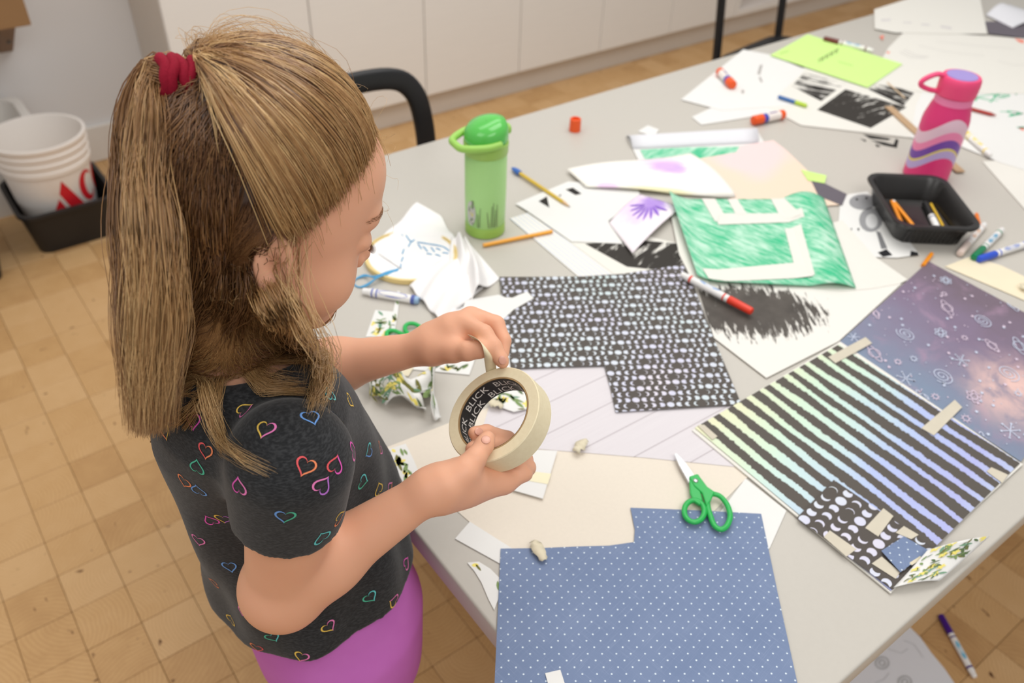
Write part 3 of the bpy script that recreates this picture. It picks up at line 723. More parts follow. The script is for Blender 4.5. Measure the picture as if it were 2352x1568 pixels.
for u, v, r in ((2207, 828, .04), (2080, 870, .042), (2320, 990, .045), (2285, 672, .035), (1960, 775, .03)): burst(*gp(u, v), r, 0, 3, rr.random())
for u, v, r in ((2172, 645, .035), (2160, 765, .035), (2237, 912, .04)): atom(*gp(u, v), r, rr.randrange(2))
for u, v, r in ((2168, 676, .02), (2062, 832, .022), (2098, 825, .022), (2215, 777, .02), (2218, 962, .025), (2338, 905, .022), (2148, 912, .022)): sun(*gp(u, v), r, rr.randrange(2))
for _ in range(150):
    x, y = rr.uniform(.02, .98), rr.uniform(.02, .98); r = rr.choice((.005, .007, .012))
    if r > .01: gl.append(([(x + (r if k % 2 == 0 else r * .45) * math.cos(k * .628), y + (r if k % 2 == 0 else r * .45) * math.sin(k * .628)) for k in range(10)], rr.randrange(2)))
    else: gl.append((disc(x, y, r * .6, 6), rr.randrange(2)))
inv_g = gal.matrix_world.inverted()
prints(gal, gl, [flat('silver_foil_print', (204, 212, 232), .35, .5), flat('pink_foil_print', (222, 204, 222), .35, .5)], 'doodle_print')
bil_part('striped_sheet', [(1926, 791), (2343, 1063), (2046, 1356), (1596, 982)], 6, M_STRIPE)
part('moon_sheet', [(1915, 1102), (2146, 1259), (2050, 1354), (1830, 1189)], 8, M_MOON2, frame=((1830, 1189), (1915, 1102)))
for q in ([(1902, 820), (1988, 774), (2003, 788), (1919, 834)], [(2116, 983), (2193, 918), (2210, 935), (2145, 1000)], [(2266, 1082), (2277, 1073), (2315, 1090), (2302, 1109)], [(1602, 977), (1617, 975), (1648, 1002), (1636, 1010)]):
    part('tape_strip', q, 7.5, M_MASKBIT, th=.0003)
for q in ([(1892, 1233), (1906, 1218), (1967, 1261), (1944, 1278)], [(1987, 1212), (2029, 1167), (2052, 1185), (2017, 1232)], [(2057, 1223), (2076, 1208), (2110, 1228), (2093, 1238)], [(2002, 1294), (2025, 1278), (2067, 1314), (2057, 1329)]):
    part('tape_strip', q, 9.2, M_MASKBIT, th=.0003)
part('dotted_square', [(2024, 1265), (2076, 1232), (2134, 1265), (2068, 1314)], 13, M_BLUE, th=.0006)
part('tape_strip', [(2089, 1292), (2113, 1277), (2119, 1283), (2094, 1298)], 14, M_MASK, th=.0003)
f = warp('leaf_print_piece', [(2052, 1349), (2122, 1278), (2264, 1246), (2158, 1333)], 10, M_WHITE, None, lambda s, t: (0, 0, .012 * s * s + .004 * math.sin(t * 3.1)), 16, 10)
f.parent = col_; f.matrix_parent_inverse = col_.matrix_world.inverted(); floral(f, 21, 16000, .8)

# --- middle part
sheet('lined_sheet', [(1171, 502), (1212, 489), (1418, 626), (1430, 650), (1345, 650)], 1, M_LINED, 'strip of blue-lined writing paper under the drawings', frame=((1171, 502), (1336, 636)))
sheet('white_sheet', [(1240, 490), (1310, 500), (1560, 560), (1586, 640), (1424, 640), (1310, 556)], 2, M_OFFW, 'off-white sheet with ink specks beside the lined paper')
sheet('block_print_sheet', [(1345, 560), (1470, 552), (1562, 560), (1582, 612), (1498, 618), (1440, 612)], 3, M_BLOCKPRINT2, 'sheet with a black and white print half hidden under the purple flower', frame=((1345, 560), (1582, 612)))
d = sheet('white_cutout', [(1184, 468), (1305, 417), (1465, 430), (1470, 450), (1397, 508), (1431, 560), (1313, 555), (1207, 482)], 4, M_WHITE, 'white cut-out sheet with a black triangle and a black diamond')
prints(d, [(px_poly(d, [(1237, 462), (1256, 451), (1262, 477)]), 0), (px_poly(d, [(1299, 435), (1316, 431), (1336, 445), (1322, 448)]), 0), (px_poly(d, [(1282, 449), (1290, 446), (1287, 451)]), 0)], [flat('black_ink', (40, 37, 35), .6, .2)], 'ink_marks')
# watercolour sheets
sheet('peach_watercolour', [(1555, 360), (1640, 346), (1776, 322), (1806, 345), (1936, 470), (1880, 474), (1690, 466)], 3, M_PEACH, 'peach and yellow watercolour sheet behind the green crayon letters', frame=((1555, 360), (1776, 322)))
b_ = sheet('folded_sheet', [(1438, 312), (1741, 302), (1765, 345), (1700, 372), (1470, 376)], 2, M_WHITE, 'white sheet with a green crayon band and a folded-over edge')
gs = sheet('crayon_band', [(1470, 344), (1580, 338), (1700, 337), (1690, 350), (1560, 372), (1485, 372)], 3.3, M_CRAYON, None, None, None, None, .0003, b_)
fl_ = warp('fold', [(1438, 312), (1735, 294), (1742, 328), (1454, 342)], 3.5, M_BLUEW, None, lambda s, t: (0, 0, .012 * math.sin(t * math.pi) ), 8, 8)
fl_.parent = b_; fl_.matrix_parent_inverse = b_.matrix_world.inverted()
sheet('paper_slip', [(1465, 302), (1488, 288), (1514, 298), (1502, 314)], 1, M_WHITE, 'small white paper corner behind the folded green-banded sheet')
M_PURP = stain_paper('purple_flower_paper', (242, 232, 238), [(.62, .30, .55, .6, (232, 206, 240), .8), (.85, .45, .30, .40, (160, 120, 216), .8)])
pf = warp('flower_painting', [(1398, 512), (1470, 446), (1566, 480), (1452, 586)], 5.5, M_PURP, 'small painting of a purple flower with fine dark rays', lambda s, t: (0, 0, .006 * math.sin(s * 3.1) + .004 * t), 16, 16, crop=lambda s, t: True)
prints(pf, [(leaf(.80 - .26 * math.cos(a), .42 + .26 * math.sin(a), .34, .05, math.pi - a), 0) for a in (-.9, -.55, -.2, .15, .5, .85, 1.2, 1.6)], [flat('purple_paint', (146, 104, 208), .6, .2)], 'petal_print')
M_CURL = stain_paper('curled_watercolour', (246, 242, 234), [(.72, .30, .16, .26, (150, 100, 222), 1.0), (.70, .22, .22, .42, (240, 206, 234), .7), (.15, .95, .10, .2, (238, 200, 240), .8), (.5, .98, .3, .1, (240, 232, 170), .7)])
warp('curled_watercolour', [(1301, 392), (1585, 354), (1690, 455), (1345, 432)], 6, M_CURL, 'cream watercolour sheet with a purple blot and a curling edge', lambda s, t: (0, 0, (.004 + .016 * max(0, s - .25) * math.sin(min(1, t) * math.pi * .9)) * (1 if t < 1 else .4) + .004 * math.sin(6 * s)), 28, 16)
sheet('ink_wash_sheet', [(1585, 600), (1800, 640), (2070, 652), (1926, 784), (1760, 868), (1640, 776)], 3, M_INK, 'white sheet with a black dripping brush painting', frame=((1600, 660), (2000, 668)))
u1 = sheet('white_sheet', [(1880, 520), (1935, 506), (2010, 590), (2084, 642), (2066, 652), (1996, 664), (1930, 669), (1860, 660)], 4, M_OFFW, 'white sheet lying between the green letters and the galaxy paper')
ik = [(px_poly(u1, q), 0) for q in ([(1895, 665), (1906, 664), (1908, 690), (1899, 692)], [(1958, 640), (1961, 640), (1964, 688), (1960, 688)])]
sheet('white_sheet', [(1536, 470), (1595, 478), (1630, 660), (1592, 648), (1560, 585)], 6.5, M_OFFW, 'narrow white sheet edge under the curled green crayon sheet')
def gcurl(s, t):
    q = max(0.0, 1 - s / .16); r = max(0.0, (s - .72) / .28)
    return (.010 * q * q, 0.006 * q, .013 * q * q * (1 - .75 * t) + .006 * (1 - s) + .016 * math.sin(r * math.pi) * (1 - .5 * t))
gc = warp('crayon_letters_sheet', [(1530, 464), (1893, 456), (1966, 661), (1596, 650)], 8, M_CRAYON, 'green crayon sheet with big white block letters left blank', gcurl, 40, 24)
Cq = [(1530, 464), (1893, 456), (1966, 661), (1596, 650)]
def gst(u, v):      # inverse bilinear in the picture
    s_, t_ = .5, .5
    for _ in range(30):
        x = Cq[0][0] * (1 - s_) * (1 - t_) + Cq[1][0] * s_ * (1 - t_) + Cq[2][0] * s_ * t_ + Cq[3][0] * (1 - s_) * t_
        y = Cq[0][1] * (1 - s_) * (1 - t_) + Cq[1][1] * s_ * (1 - t_) + Cq[2][1] * s_ * t_ + Cq[3][1] * (1 - s_) * t_
        s_ += (u - x) / 370; t_ += (v - y) / 200
    return (s_, t_)
def quads(a, b, c, d, n=6):   # strip a-b / d-c subdivided
    out = []
    L = lambda p, q, f: (p[0] + (q[0] - p[0]) * f, p[1] + (q[1] - p[1]) * f)
    for k in range(n): out.append([gst(*L(a, b, k / n)), gst(*L(a, b, (k + 1) / n)), gst(*L(d, c, (k + 1) / n)), gst(*L(d, c, k / n))])
    return out
lp = []
for q in (((1609, 462), (1640, 462), (1670, 515), (1642, 520)), ((1640, 500), (1838, 497), (1845, 518), (1650, 528)), ((1668, 462), (1690, 461), (1716, 502), (1690, 503)), ((1768, 460), (1797, 459), (1838, 512), (1796, 514)), ((1803, 535), (1838, 532), (1870, 640), (1830, 640)), ((1612, 632), (1826, 612), (1868, 642), (1628, 655))):
    lp += [(z_, 0) for z_ in quads(*q)]
prints(gc, lp, [M_OFFW], 'blank_letters')
# --- far right part
sheet('torn_paper', [(1070, 690), (1146, 677), (1160, 683), (1177, 684), (1195, 676), (1211, 670), (1226, 685), (1180, 711), (1152, 737), (1164, 790), (1173, 848), (1132, 852), (1128, 745), (1050, 742)], 6.5, M_WHITE, 'torn white paper lying over the corner of the moon-phase sheet')
sheet('tan_sheet', [(2170, 612), (2232, 588), (2300, 610), (2380, 648), (2420, 720), (2330, 680)], 1, flat('tan_paper', (236, 224, 196), .65, .2, vary=.05, scale=20), 'cream-tan sheet of paper behind the galaxy paper')
gd = sheet('animal_drawing', [(1925, 520), (1930, 458), (1950, 446), (1992, 440), (2050, 505), (2112, 585), (2060, 592), (2000, 590)], 2, M_WHITE, 'sheet with a grey painted animal beside the black tray')
pp = lambda *a: px_poly(gd, a)
def pxell(o, u, v, a, b, n=16): return px_poly(o, [(u + a * math.cos(2 * math.pi * k / n), v + b * math.sin(2 * math.pi * k / n)) for k in range(n)])
prints(gd, [(pxell(gd, 1982, 464, 32, 18), 0), (pxell(gd, 2000, 505, 27, 28), 0)], [flat('grey_paint', (150, 150, 152), .7, .2)], 'grey_paint')
prints(gd, [(pxell(gd, 2002, 508, 14, 17), 0), (pp((2012, 530), (2022, 534), (2038, 570), (2024, 572)), 1), (pp((2016, 580), (2036, 572), (2050, 586), (2028, 590)), 2), (pp((2092, 576), (2108, 580), (2110, 586), (2090, 588)), 2), (pp((1952, 527), (1957, 523), (1956, 534), (1952, 534)), 2), (pp((1968, 526), (1974, 523), (1973, 531)), 2), (pxell(gd, 1968, 458, 3, 2.5), 2), (pxell(gd, 1990, 455, 3, 2.5), 2)], [flat('pale_grey_paint', (206, 206, 206), .7, .2), flat('mid_grey_paint', (120, 120, 122), .7, .2), flat('black_paint', (34, 34, 36), .7, .2)], 'dark_paint', .00034)
sheet('slate_sheet', [(1858, 404), (1945, 446), (1934, 472), (1880, 450)], 4, flat('slate_paper', (104, 98, 106), .6, .2), 'dark grey paper peeking out under the watercolour sheet')
sheet('lime_scrap', [(1840, 390), (1898, 403), (1894, 421), (1856, 414)], 5, flat('lime_paper_scrap', (206, 242, 140), .6, .2), 'small lime-green paper scrap under the watercolour sheet')
# block print group under the lime sheet
g1 = sheet('white_sheet', [(1589, 269), (1660, 235), (1835, 240), (1815, 252), (1700, 273), (1611, 287)], 1, M_WHITE, 'white paper scrap under the glue-stick sheet')
g0 = sheet('white_sheet', [(1564, 229), (1707, 114), (1770, 126), (1850, 160), (1788, 218), (1832, 241), (1659, 254)], 2, M_WHITE, 'white sheet with a glue stick lying on it')
prints(g0, [(px_poly(g0, q), 0) for q in ([(1745, 150), (1752, 148), (1746, 172), (1739, 170)], [(1742, 178), (1748, 190), (1752, 188), (1747, 176)], [(1704, 205), (1710, 208), (1708, 216), (1702, 213)])], [flat('pencil_grey', (176, 172, 168), .7, .2)], 'pencil_marks')
bp = sheet('block_print_page', [(1750, 240), (1810, 190), (1850, 152), (2130, 172), (2105, 300), (2088, 316), (1840, 288)], 1.6, M_OFFW, 'white page with three black block prints under the lime-green sheet')
for q, m in (([(1847, 167), (1942, 191), (1886, 232), (1819, 198)], M_BLOCKPRINT), ([(1942, 205), (2082, 246), (2000, 294), (1877, 252)], M_BLOCKPRINT2), ([(2055, 167), (2118, 191), (2075, 243), (1995, 205)], M_BLOCKPRINT)):
    sheet('block_print', q, 2.5, m, None, None, None, None, .0002, bp)
f2 = sheet('pencil_drawing', [(1995, 190), (2040, 110), (2080, 70), (2440, 95), (2440, 215), (2140, 215), (2080, 205)], 3, M_OFFW, 'big off-white sheet with faint pencil lines behind the pink bottle')
prints(f2, [(q, 0) for k in range(3) for q in ribbon(px_poly(f2, [(2065 + 6 * k, 120 - 3 * k), (2090 + 6 * k, 132 - 3 * k), (2125 + 5 * k, 134 - 2 * k)]), .002)] + [(q, 0) for a in ([(2110, 105), (2180, 120), (2260, 128)], [(2150, 95), (2240, 105), (2330, 112)], [(2290, 140), (2330, 150), (2352, 148)]) for q in ribbon(px_poly(f2, a), .0015)] + [(px_poly(f2, [(2020, 84), (2030, 80), (2028, 92)]), 1), (px_poly(f2, [(2034, 120), (2044, 118), (2042, 124)]), 1), (px_poly(f2, [(2330, 88), (2352, 92), (2352, 100), (2340, 97)]), 1)], [flat('pencil_line', (196, 192, 190), .7, .2), flat('coral_marker', (240, 140, 120), .6, .2)], 'pencil_lines')
f1 = sheet('green_scribble_sheet', [(2135, 178), (2440, 175), (2450, 420), (2296, 373), (2196, 332), (2090, 316), (2105, 240)], 2, M_WHITE, 'white sheet with loose green marker scribbles behind the pink bottle')
gl = []; rr = random.Random(5)
for u, v, a, b in ((2250, 163, 18, 6), (2272, 160, 12, 4), (2290, 175, 28, 9), (2252, 185, 12, 4), (2275, 205, 20, 8), (2330, 200, 12, 18), (2262, 225, 30, 10), (2295, 218, 26, 8), (2330, 255, 34, 14), (2345, 290, 20, 6), (2340, 180, 14, 5)):
    pts = [(u + a * rr.uniform(-1, 1), v + b * rr.uniform(-1, 1)) for _ in range(9)]
    gl += [(q, 0) for q in ribbon([tuple(c_)[:2] for c_ in catmull([(x, y, 0) for x, y in px_poly(f1, pts)], 4)], .0032)]
prints(f1, gl + [(px_poly(f1, [(2330, 160), (2352, 152), (2352, 170), (2334, 172)]), 1), (px_poly(f1, [(2340, 296), (2352, 294), (2352, 301)]), 1)], [flat('green_marker_ink', (76, 190, 140), .6, .2), bpy.data.materials['coral_marker']], 'scribble')
sheet('white_sheet', [(2256, 371), (2440, 362), (2460, 600)], 1, M_OFFW, 'white sheet at the table side opposite the cabinets, past the ruler')
f3 = sheet('printed_page', [(2008, 22), (2090, -4), (2170, -30), (2246, -30), (2258, 30), (2268, 78), (2160, 78), (2054, 75), (2009, 66)], 4.5, M_OFFW, 'white printed page nearest the cabinets')
prints(f3, [(px_poly(f3, q), 0) for q in ([(2023, 44), (2046, 43), (2046, 48), (2024, 49)], [(2074, 50), (2094, 51), (2094, 54), (2074, 53)], [(2115, 54), (2135, 55), (2135, 59), (2116, 58)], [(2160, 58), (2186, 62), (2185, 68), (2160, 63)])], [flat('faint_print', (214, 210, 208), .7, .2)], 'faint_print')
sheet('slate_sheet', [(2262, 50), (2420, 45), (2420, 96), (2270, 77)], 3.6, bpy.data.materials['slate_paper'], 'dark grey sheet under the folded lilac-white paper')
warp('folded_paper', [(2264, 34), (2318, 10), (2410, 40), (2326, 64)], 4.5, M_BLUEW, 'folded lilac-white paper on the dark grey sheet', lambda s, t: (0, 0, .018 * math.sin(math.pi * min(1, s * 1.1)) * (1 - .6 * t)), 10, 10)
ls = sheet('lime_sheet', [(1769, 127), (1855, 79), (2073, 147), (1993, 201)], 6, flat('lime_paper', (208, 244, 146), .6, .2, vary=.02), 'lime-green sheet with a short line of dark printing')
tx = []
for k in range(9):       # small upside-down line of lettering, too soft in the picture to be read
    u, v = 1880 + 5.4 * k, 140 - 3.0 * k
    tx += [(px_poly(ls, q), 0) for q in ([(u, v - 5), (u + 1.6, v - 4.5), (u + 1.6, v + 4.5), (u, v + 4)], [(u + .6, v - 5), (u + 3.6, v - 6), (u + 3.6, v - 4.2), (u + .6, v - 3.2)])]
    if k % 2: tx.append((px_poly(ls, [(u + 2.6, v - 4), (u + 4, v - 4), (u + 4, v + 3), (u + 2.6, v + 3.6)]), 0))
for k in range(7):
    u, v = 1925 + 5 * k, 140 + 1.5 * k; tx.append((px_poly(ls, [(u, v), (u + 3.4, v + .8), (u + 3.4, v + 2.6), (u, v + 1.8)]), 1)); tx.append((px_poly(ls, [(1792 + 3 * k, 122 - k), (1794 + 3 * k, 121 - k), (1794 + 3 * k, 124 - k), (1792 + 3 * k, 125 - k)]), 1))
prints(ls, tx, [flat('dark_print', (96, 118, 66), .7, .2), flat('soft_print', (156, 186, 104), .7, .2)], 'lettering')
for q in ([(1982, 308), (2010, 312), (2046, 318), (2040, 322), (1998, 318)], [(2000, 322), (2030, 326), (2052, 332), (2058, 318), (2064, 322), (2060, 340), (2030, 334)], [(1975, 318), (1990, 322), (1988, 326)], [(2010, 330), (2024, 336), (2014, 338)]):
    sheet('ink_smudge', q, -.4, M_BLOCKPRINT2 if False else bpy.data.materials['black_ink'], None, None, None, None, .00015, t)
# ink smear on the table top and the paper dropped on the floor
fp = sheet('floor_drawing', [(1850, 1660), (1950, 1505), (2040, 1452), (2072, 1438), (2088, 1438), (2114, 1464), (2140, 1500), (2170, 1536), (2196, 1575), (2215, 1660)], 0, M_BLUEW, 'round-edged white drawing lying on the floor beside the purple marker', z=.0006)
rg = []
for u, v, r in ((2026, 1522, 15), (2078, 1566, 15)):
    rg += [(q, 0) for q in ribbon(px_poly(fp, [(u + r * math.cos(a * .4), v + r * .9 * math.sin(a * .4)) for a in range(16)]), .004, True)]
    rg += [(q, 0) for q in ribbon(px_poly(fp, [(u + r * .45 * math.cos(a * .7), v + r * .45 * math.sin(a * .7)) for a in range(9)]), .004, True)]
rg += [(q, 0) for a in ([(2075, 1470), (2100, 1480), (2120, 1510)], [(2040, 1490), (2070, 1500), (2085, 1490)], [(2010, 1568), (2030, 1560), (2042, 1545)]) for q in ribbon(px_poly(fp, a), .0012)]
prints(fp, rg, [flat('pencil_shade', (188, 188, 190), .7, .2)], 'pencil_lines', .0006)
# ------------------------------------------------------------------ small things on the table
def along(p0, p1):
    """matrix: local +X from p0 to p1"""
    d = (p1 - p0); x = d.normalized(); z = Vector((0, 0, 1)); z = (z - x * z.dot(x)).normalized(); y = z.cross(x)
    return Matrix(((x.x, y.x, z.x, p0.x), (x.y, y.y, z.y, p0.y), (x.z, y.z, z.z, p0.z), (0, 0, 0, 1))), d.length
def rod(name, parent, m, prof, mat, n=20):
    """lathe about local X: prof = [(x, r)]"""
    bm = bmesh.new(); lathe(bm, [(r, x) for x, r in prof], n, m @ Matrix.Rotation(math.pi / 2, 4, 'Y'), True, True)
    return bm_obj(name, bm, mat, parent, True, autosmooth=35)
MC = {}
def col(name, rgb, rough=.35, **kw):
    if name not in MC: MC[name] = flat(name, rgb, rough, .45, vary=.02, **kw)
    return MC[name]
def marker(a, b, z, cap, label, L=.137, r=.0062, body=(240, 238, 236), logo=(90, 130, 200), capped=True, anchor=0):
    """marker lying on plane z: cap end at picture point a, pointing to b"""
    p0, p1 = P(*a, z + r), P(*b, z + r); d = (p1 - p0).normalized(); p1 = p0 + d * L
    m, _ = along(p0, p1); c = empty('marker', (p0 + p1) / 2 - Vector((0, 0, r)), label, 'marker', 'felt-tip markers')
    mcap = flat('marker_cap_ink', cap, .35, .45, vary=.02)
    rod('cap', c, m, [(0, r * .55), (.001, r * .9), (.004, r * 1.02), (.042, r * 1.08), (.044, r * 1.0)], mcap)
    rod('barrel', c, m, [(.044, r * .98), (.050, r), (L - .012, r), (L - .010, r * .86), (L - .002, r * .8), (L, r * .5)], flat('marker_barrel', body, .35, .45, vary=.02))
    rod('band', c, m, [(.0505, r * 1.015), (.0535, r * 1.015)], mcap)
    rod('band', c, m, [(L - .022, r * 1.015), (L - .018, r * 1.015)], mcap)
    # printed oval on the side facing up
    bm = bmesh.new(); vs_ = []
    for k in range(16):
        t = 2 * math.pi * k / 16; x = .082 + .02 * math.cos(t); q = .75 * math.sin(t)
        vs_.append(bm.verts.new(m @ Vector((x, -r * 1.03 * math.sin(q + .25), r * 1.03 * math.cos(q + .25)))))
    cn = bm.verts.new(m @ Vector((.082, -r * 1.03 * math.sin(.25), r * 1.03 * math.cos(.25))))
    for k in range(16): bm.faces.new((cn, vs_[k], vs_[(k + 1) % 16]))
    bm_obj('printed_oval', bm, flat('marker_logo_ink', logo, .5, .3), c)
    return c
zt = TZ
marker((1728, 716), (1594, 645), zl(9) + .0006, (226, 62, 40), 'red capped marker lying across the moon-phase and ink-wash sheets', logo=(150, 178, 220))
marker((2236, 592), (2305, 524), zt + .001, (18, 130, 84), 'green capped marker on the table near the black tray', logo=(120, 170, 200))
marker((2246, 596), (2352, 562), zt + .001, (48, 86, 206), 'blue capped marker next to the green one near the galaxy paper', logo=(160, 170, 210))
marker((2204, 583), (2236, 545), zt + .001, (226, 206, 196), 'pale marker with a whitish cap touching the black tray', logo=(220, 190, 170))
marker((2202, 292), (2262, 345), zl(4), (244, 214, 60), 'yellow capped marker behind the pink bottle', logo=(240, 220, 130))
marker((1892, 88), (2010, 118), zl(5), (110, 48, 40), 'brown capped marker lying behind the lime-green sheet', logo=(130, 180, 210))
marker((2160, 1412), (2240, 1556), .001, (66, 16, 128), 'purple capped marker dropped on the wooden floor', logo=(120, 190, 220))
# marker with its blue end cap and a printed blue oval beside the hoop
c = None
r = .0068; p0, p1 = P(832, 668, zt + r), P(962, 690, zt + r); m, L = along(p0, p1)
c = empty('marker', (p0 + p1) / 2 - Vector((0, 0, r)), 'white marker with a blue oval print beside the embroidery hoop', 'marker', 'felt-tip markers')
rod('barrel', c, m, [(0, r * .5), (.002, r * .8), (.012, r * .86), (.014, r), (.085, r)], col('marker_white', (242, 240, 238)))
rod('cap', c, m, [(.085, r * 1.06), (L - .006, r * 1.03), (L, r * .8)], col('marker_pale_blue', (150, 182, 216)))
for x in (.0165, .024): rod('band', c, m, [(x, r * 1.02), (x + .0025, r * 1.02)], col('marker_band_blue', (96, 110, 186)))
rod('band', c, m, [(L - .012, r * 1.09), (L - .006, r * 1.09)], col('marker_band_navy', (84, 100, 170)))
bm = bmesh.new(); vs_ = []
for k in range(20):
    t_ = 2 * math.pi * k / 20; x = .052 + .024 * math.cos(t_); q = .85 * math.sin(t_)
    vs_.append(bm.verts.new(m @ Vector((x, -r * 1.03 * math.sin(q + .4), r * 1.03 * math.cos(q + .4)))))
bm.faces.new(vs_); bm_obj('printed_oval', bm, col('marker_oval_blue', (88, 104, 190), .5), c)

def pencil(a, b, z, rgb, label, L=None, tip=True, cap=None, end=None, zb=None, r=.0036):
    p0, p1 = P(*a, z + r), P(*b, (zb if zb is not None else z) + r)
    if L: p1 = p0 + (p1 - p0).normalized() * L
    m, L = along(p0, p1); c = empty('pencil', (p0 + p1) / 2 - Vector((0, 0, r)), label, 'pencil', 'pencils on the table')
    x0 = 0.0; x1 = L - (.020 if tip else 0)
    rod('barrel', c, m, [(x0, r), (x1, r)], flat('pencil_paint', rgb, .35, .45, vary=.02), 6)
    if tip:
        rod('sharpened_wood', c, m, [(x1, r * .98), (L - .004, r * .3)], col('pencil_wood', (222, 184, 140), .7), 12)
        rod('lead', c, m, [(L - .004, r * .3), (L, r * .06)], col('pencil_lead', (60, 56, 54), .5), 8)
    if cap: rod('eraser_cap', c, m, [(-.012, r * .4), (-.006, r * 1.1), (.004, r * 1.6), (.014, r * 1.5), (.015, r)], col('eraser_blue', cap, .6), 12)
    if end: rod('eraser', c, m, [(-.008, r * .8), (-.006, r * .95), (0, r * .95)], col('eraser_end', end, .6), 12)
    return c
pencil((1184, 391), (1310, 475), zl(5) - .001, (216, 182, 60), 'yellow pencil with a blue eraser cap lying on the white cut-out', cap=(64, 112, 190))
pencil((1110, 563), (1268, 531), zt + .0018, (238, 164, 40), 'orange unsharpened pencil in front of the green bottle', tip=False)
pencil((2140, 583), (2120, 610), zt + .0005, (244, 150, 30), 'orange pencil end sticking out from under the galaxy paper', tip=False)
pencil((2250, 522), (2243, 492), zt + .0005, (244, 130, 40), 'orange pencil stub hidden behind the black tray', tip=False, L=.05)
# crayon, pen, ruler, stick
r = .004; p0, p1 = P(2230, 250, zl(4) + r), P(2288, 265, zl(4) + r); m, L = along(p0, p1)
c = empty('crayon', (p0 + p1) / 2 - Vector((0, 0, r)), 'dark red crayon lying on the green scribble sheet', 'crayon')
rod('wrapper', c, m, [(0, r), (L * .82, r)], col('crayon_red', (172, 58, 50), .6)); rod('tip', c, m, [(L * .82, r * .85), (L, r * .3)], col('crayon_red_wax', (160, 50, 44), .5))
r = .0042; p0, p1 = P(1788, 222, zl(4) + r), P(1854, 243, zl(4) + r); m, L = along(p0, p1)
c = empty('pen', (p0 + p1) / 2 - Vector((0, 0, r)), 'slim blue and lime-green pen beside the block prints', 'pen')
rod('barrel', c, m, [(0, r * .8), (.003, r), (L * .6, r)], col('pen_blue', (62, 110, 170))); rod('cap', c, m, [(L * .6, r * 1.15), (L - .004, r * 1.1), (L, r * .6)], col('pen_lime', (186, 216, 70)))
def slat(name, a, b, w, th, z, mat, label, cat):
    p0, p1 = P(*a, z), P(*b, z); m, L = along(p0, p1); bm = bmesh.new(); add_box(bm, (0, -w / 2, 0), (L, w / 2, th), .0005, m)
    return tag(bm_obj(name, bm, mat), label, cat)
slat('wooden_ruler', (2040, 246), (2206, 396), .019, .003, zl(4.2), flat('ruler_wood', (190, 158, 124), .6, .3, vary=.1, scale=30), 'thin wooden ruler lying behind the pink bottle', 'ruler')
slat('wooden_stick', (2038, 190), (2078, 226), .004, .002, zl(4.0), flat('stick_wood', (214, 190, 160), .6, .3), 'thin wooden stick lying on a block print', 'stick')
def glue(a, b, z, label, L=.088, r=.0105):
    p0, p1 = P(*a, z + r), P(*b, z + r); p1 = p0 + (p1 - p0).normalized() * L; m, _ = along(p0, p1)
    c = empty('glue_stick', (p0 + p1) / 2 - Vector((0, 0, r)), label, 'glue stick', 'glue sticks')
    rod('cap', c, m, [(0, r * .72), (.0015, r * .72), (.0016, r * .95), (.003, r * 1.0), (.026, r * 1.04), (.027, r * .9)], col('glue_orange', (240, 92, 34)))
    rod('band', c, m, [(.027, r * .97), (.038, r * .97)], col('glue_blue', (72, 80, 176)))
    rod('barrel', c, m, [(.038, r * .96), (L - .014, r * .96)], col('glue_white', (240, 232, 226)))
    rod('base_knob', c, m, [(L - .014, r), (L - .002, r), (L, r * .85)], col('glue_orange', (240, 92, 34)))
    bm = bmesh.new(); q = [bm.verts.new(m @ Vector((x, -r * math.sin(t_), r * math.cos(t_)))) for x, t_ in ((.044, -.1), (.066, -.1), (.066, .25), (.044, .25))]; bm.faces.new(q); bm_obj('printed_label', bm, col('glue_label', (120, 90, 150), .5), c)
glue((1684, 196), (1645, 156), zl(3), 'orange-capped glue stick lying on the white sheet')
glue((1729, 277), (1815, 259), zl(.5), 'orange-capped glue stick lying half under a paper scrap')
# loose orange glue cap standing on its rim
p = P(1320, 300, zt); c = empty('orange_ring', p, 'loose orange glue-stick cap standing on the bare table', 'cap')
bm = bmesh.new(); lathe(bm, [(.0118, 0), (.0125, .001), (.012, .027), (.011, .028), (.0085, .028), (.0083, .004)], 28, Matrix.Translation(p), True, True); bm_obj('cap_shell', bm, col('glue_orange', (240, 92, 34)), c, True, autosmooth=35)
bm = bmesh.new(); lathe(bm, [(.0084, .023), (.0, .0235)], 20, Matrix.Translation(p), False, False); bm_obj('cap_inside', bm, col('glue_orange_deep', (226, 78, 30), .5), c)

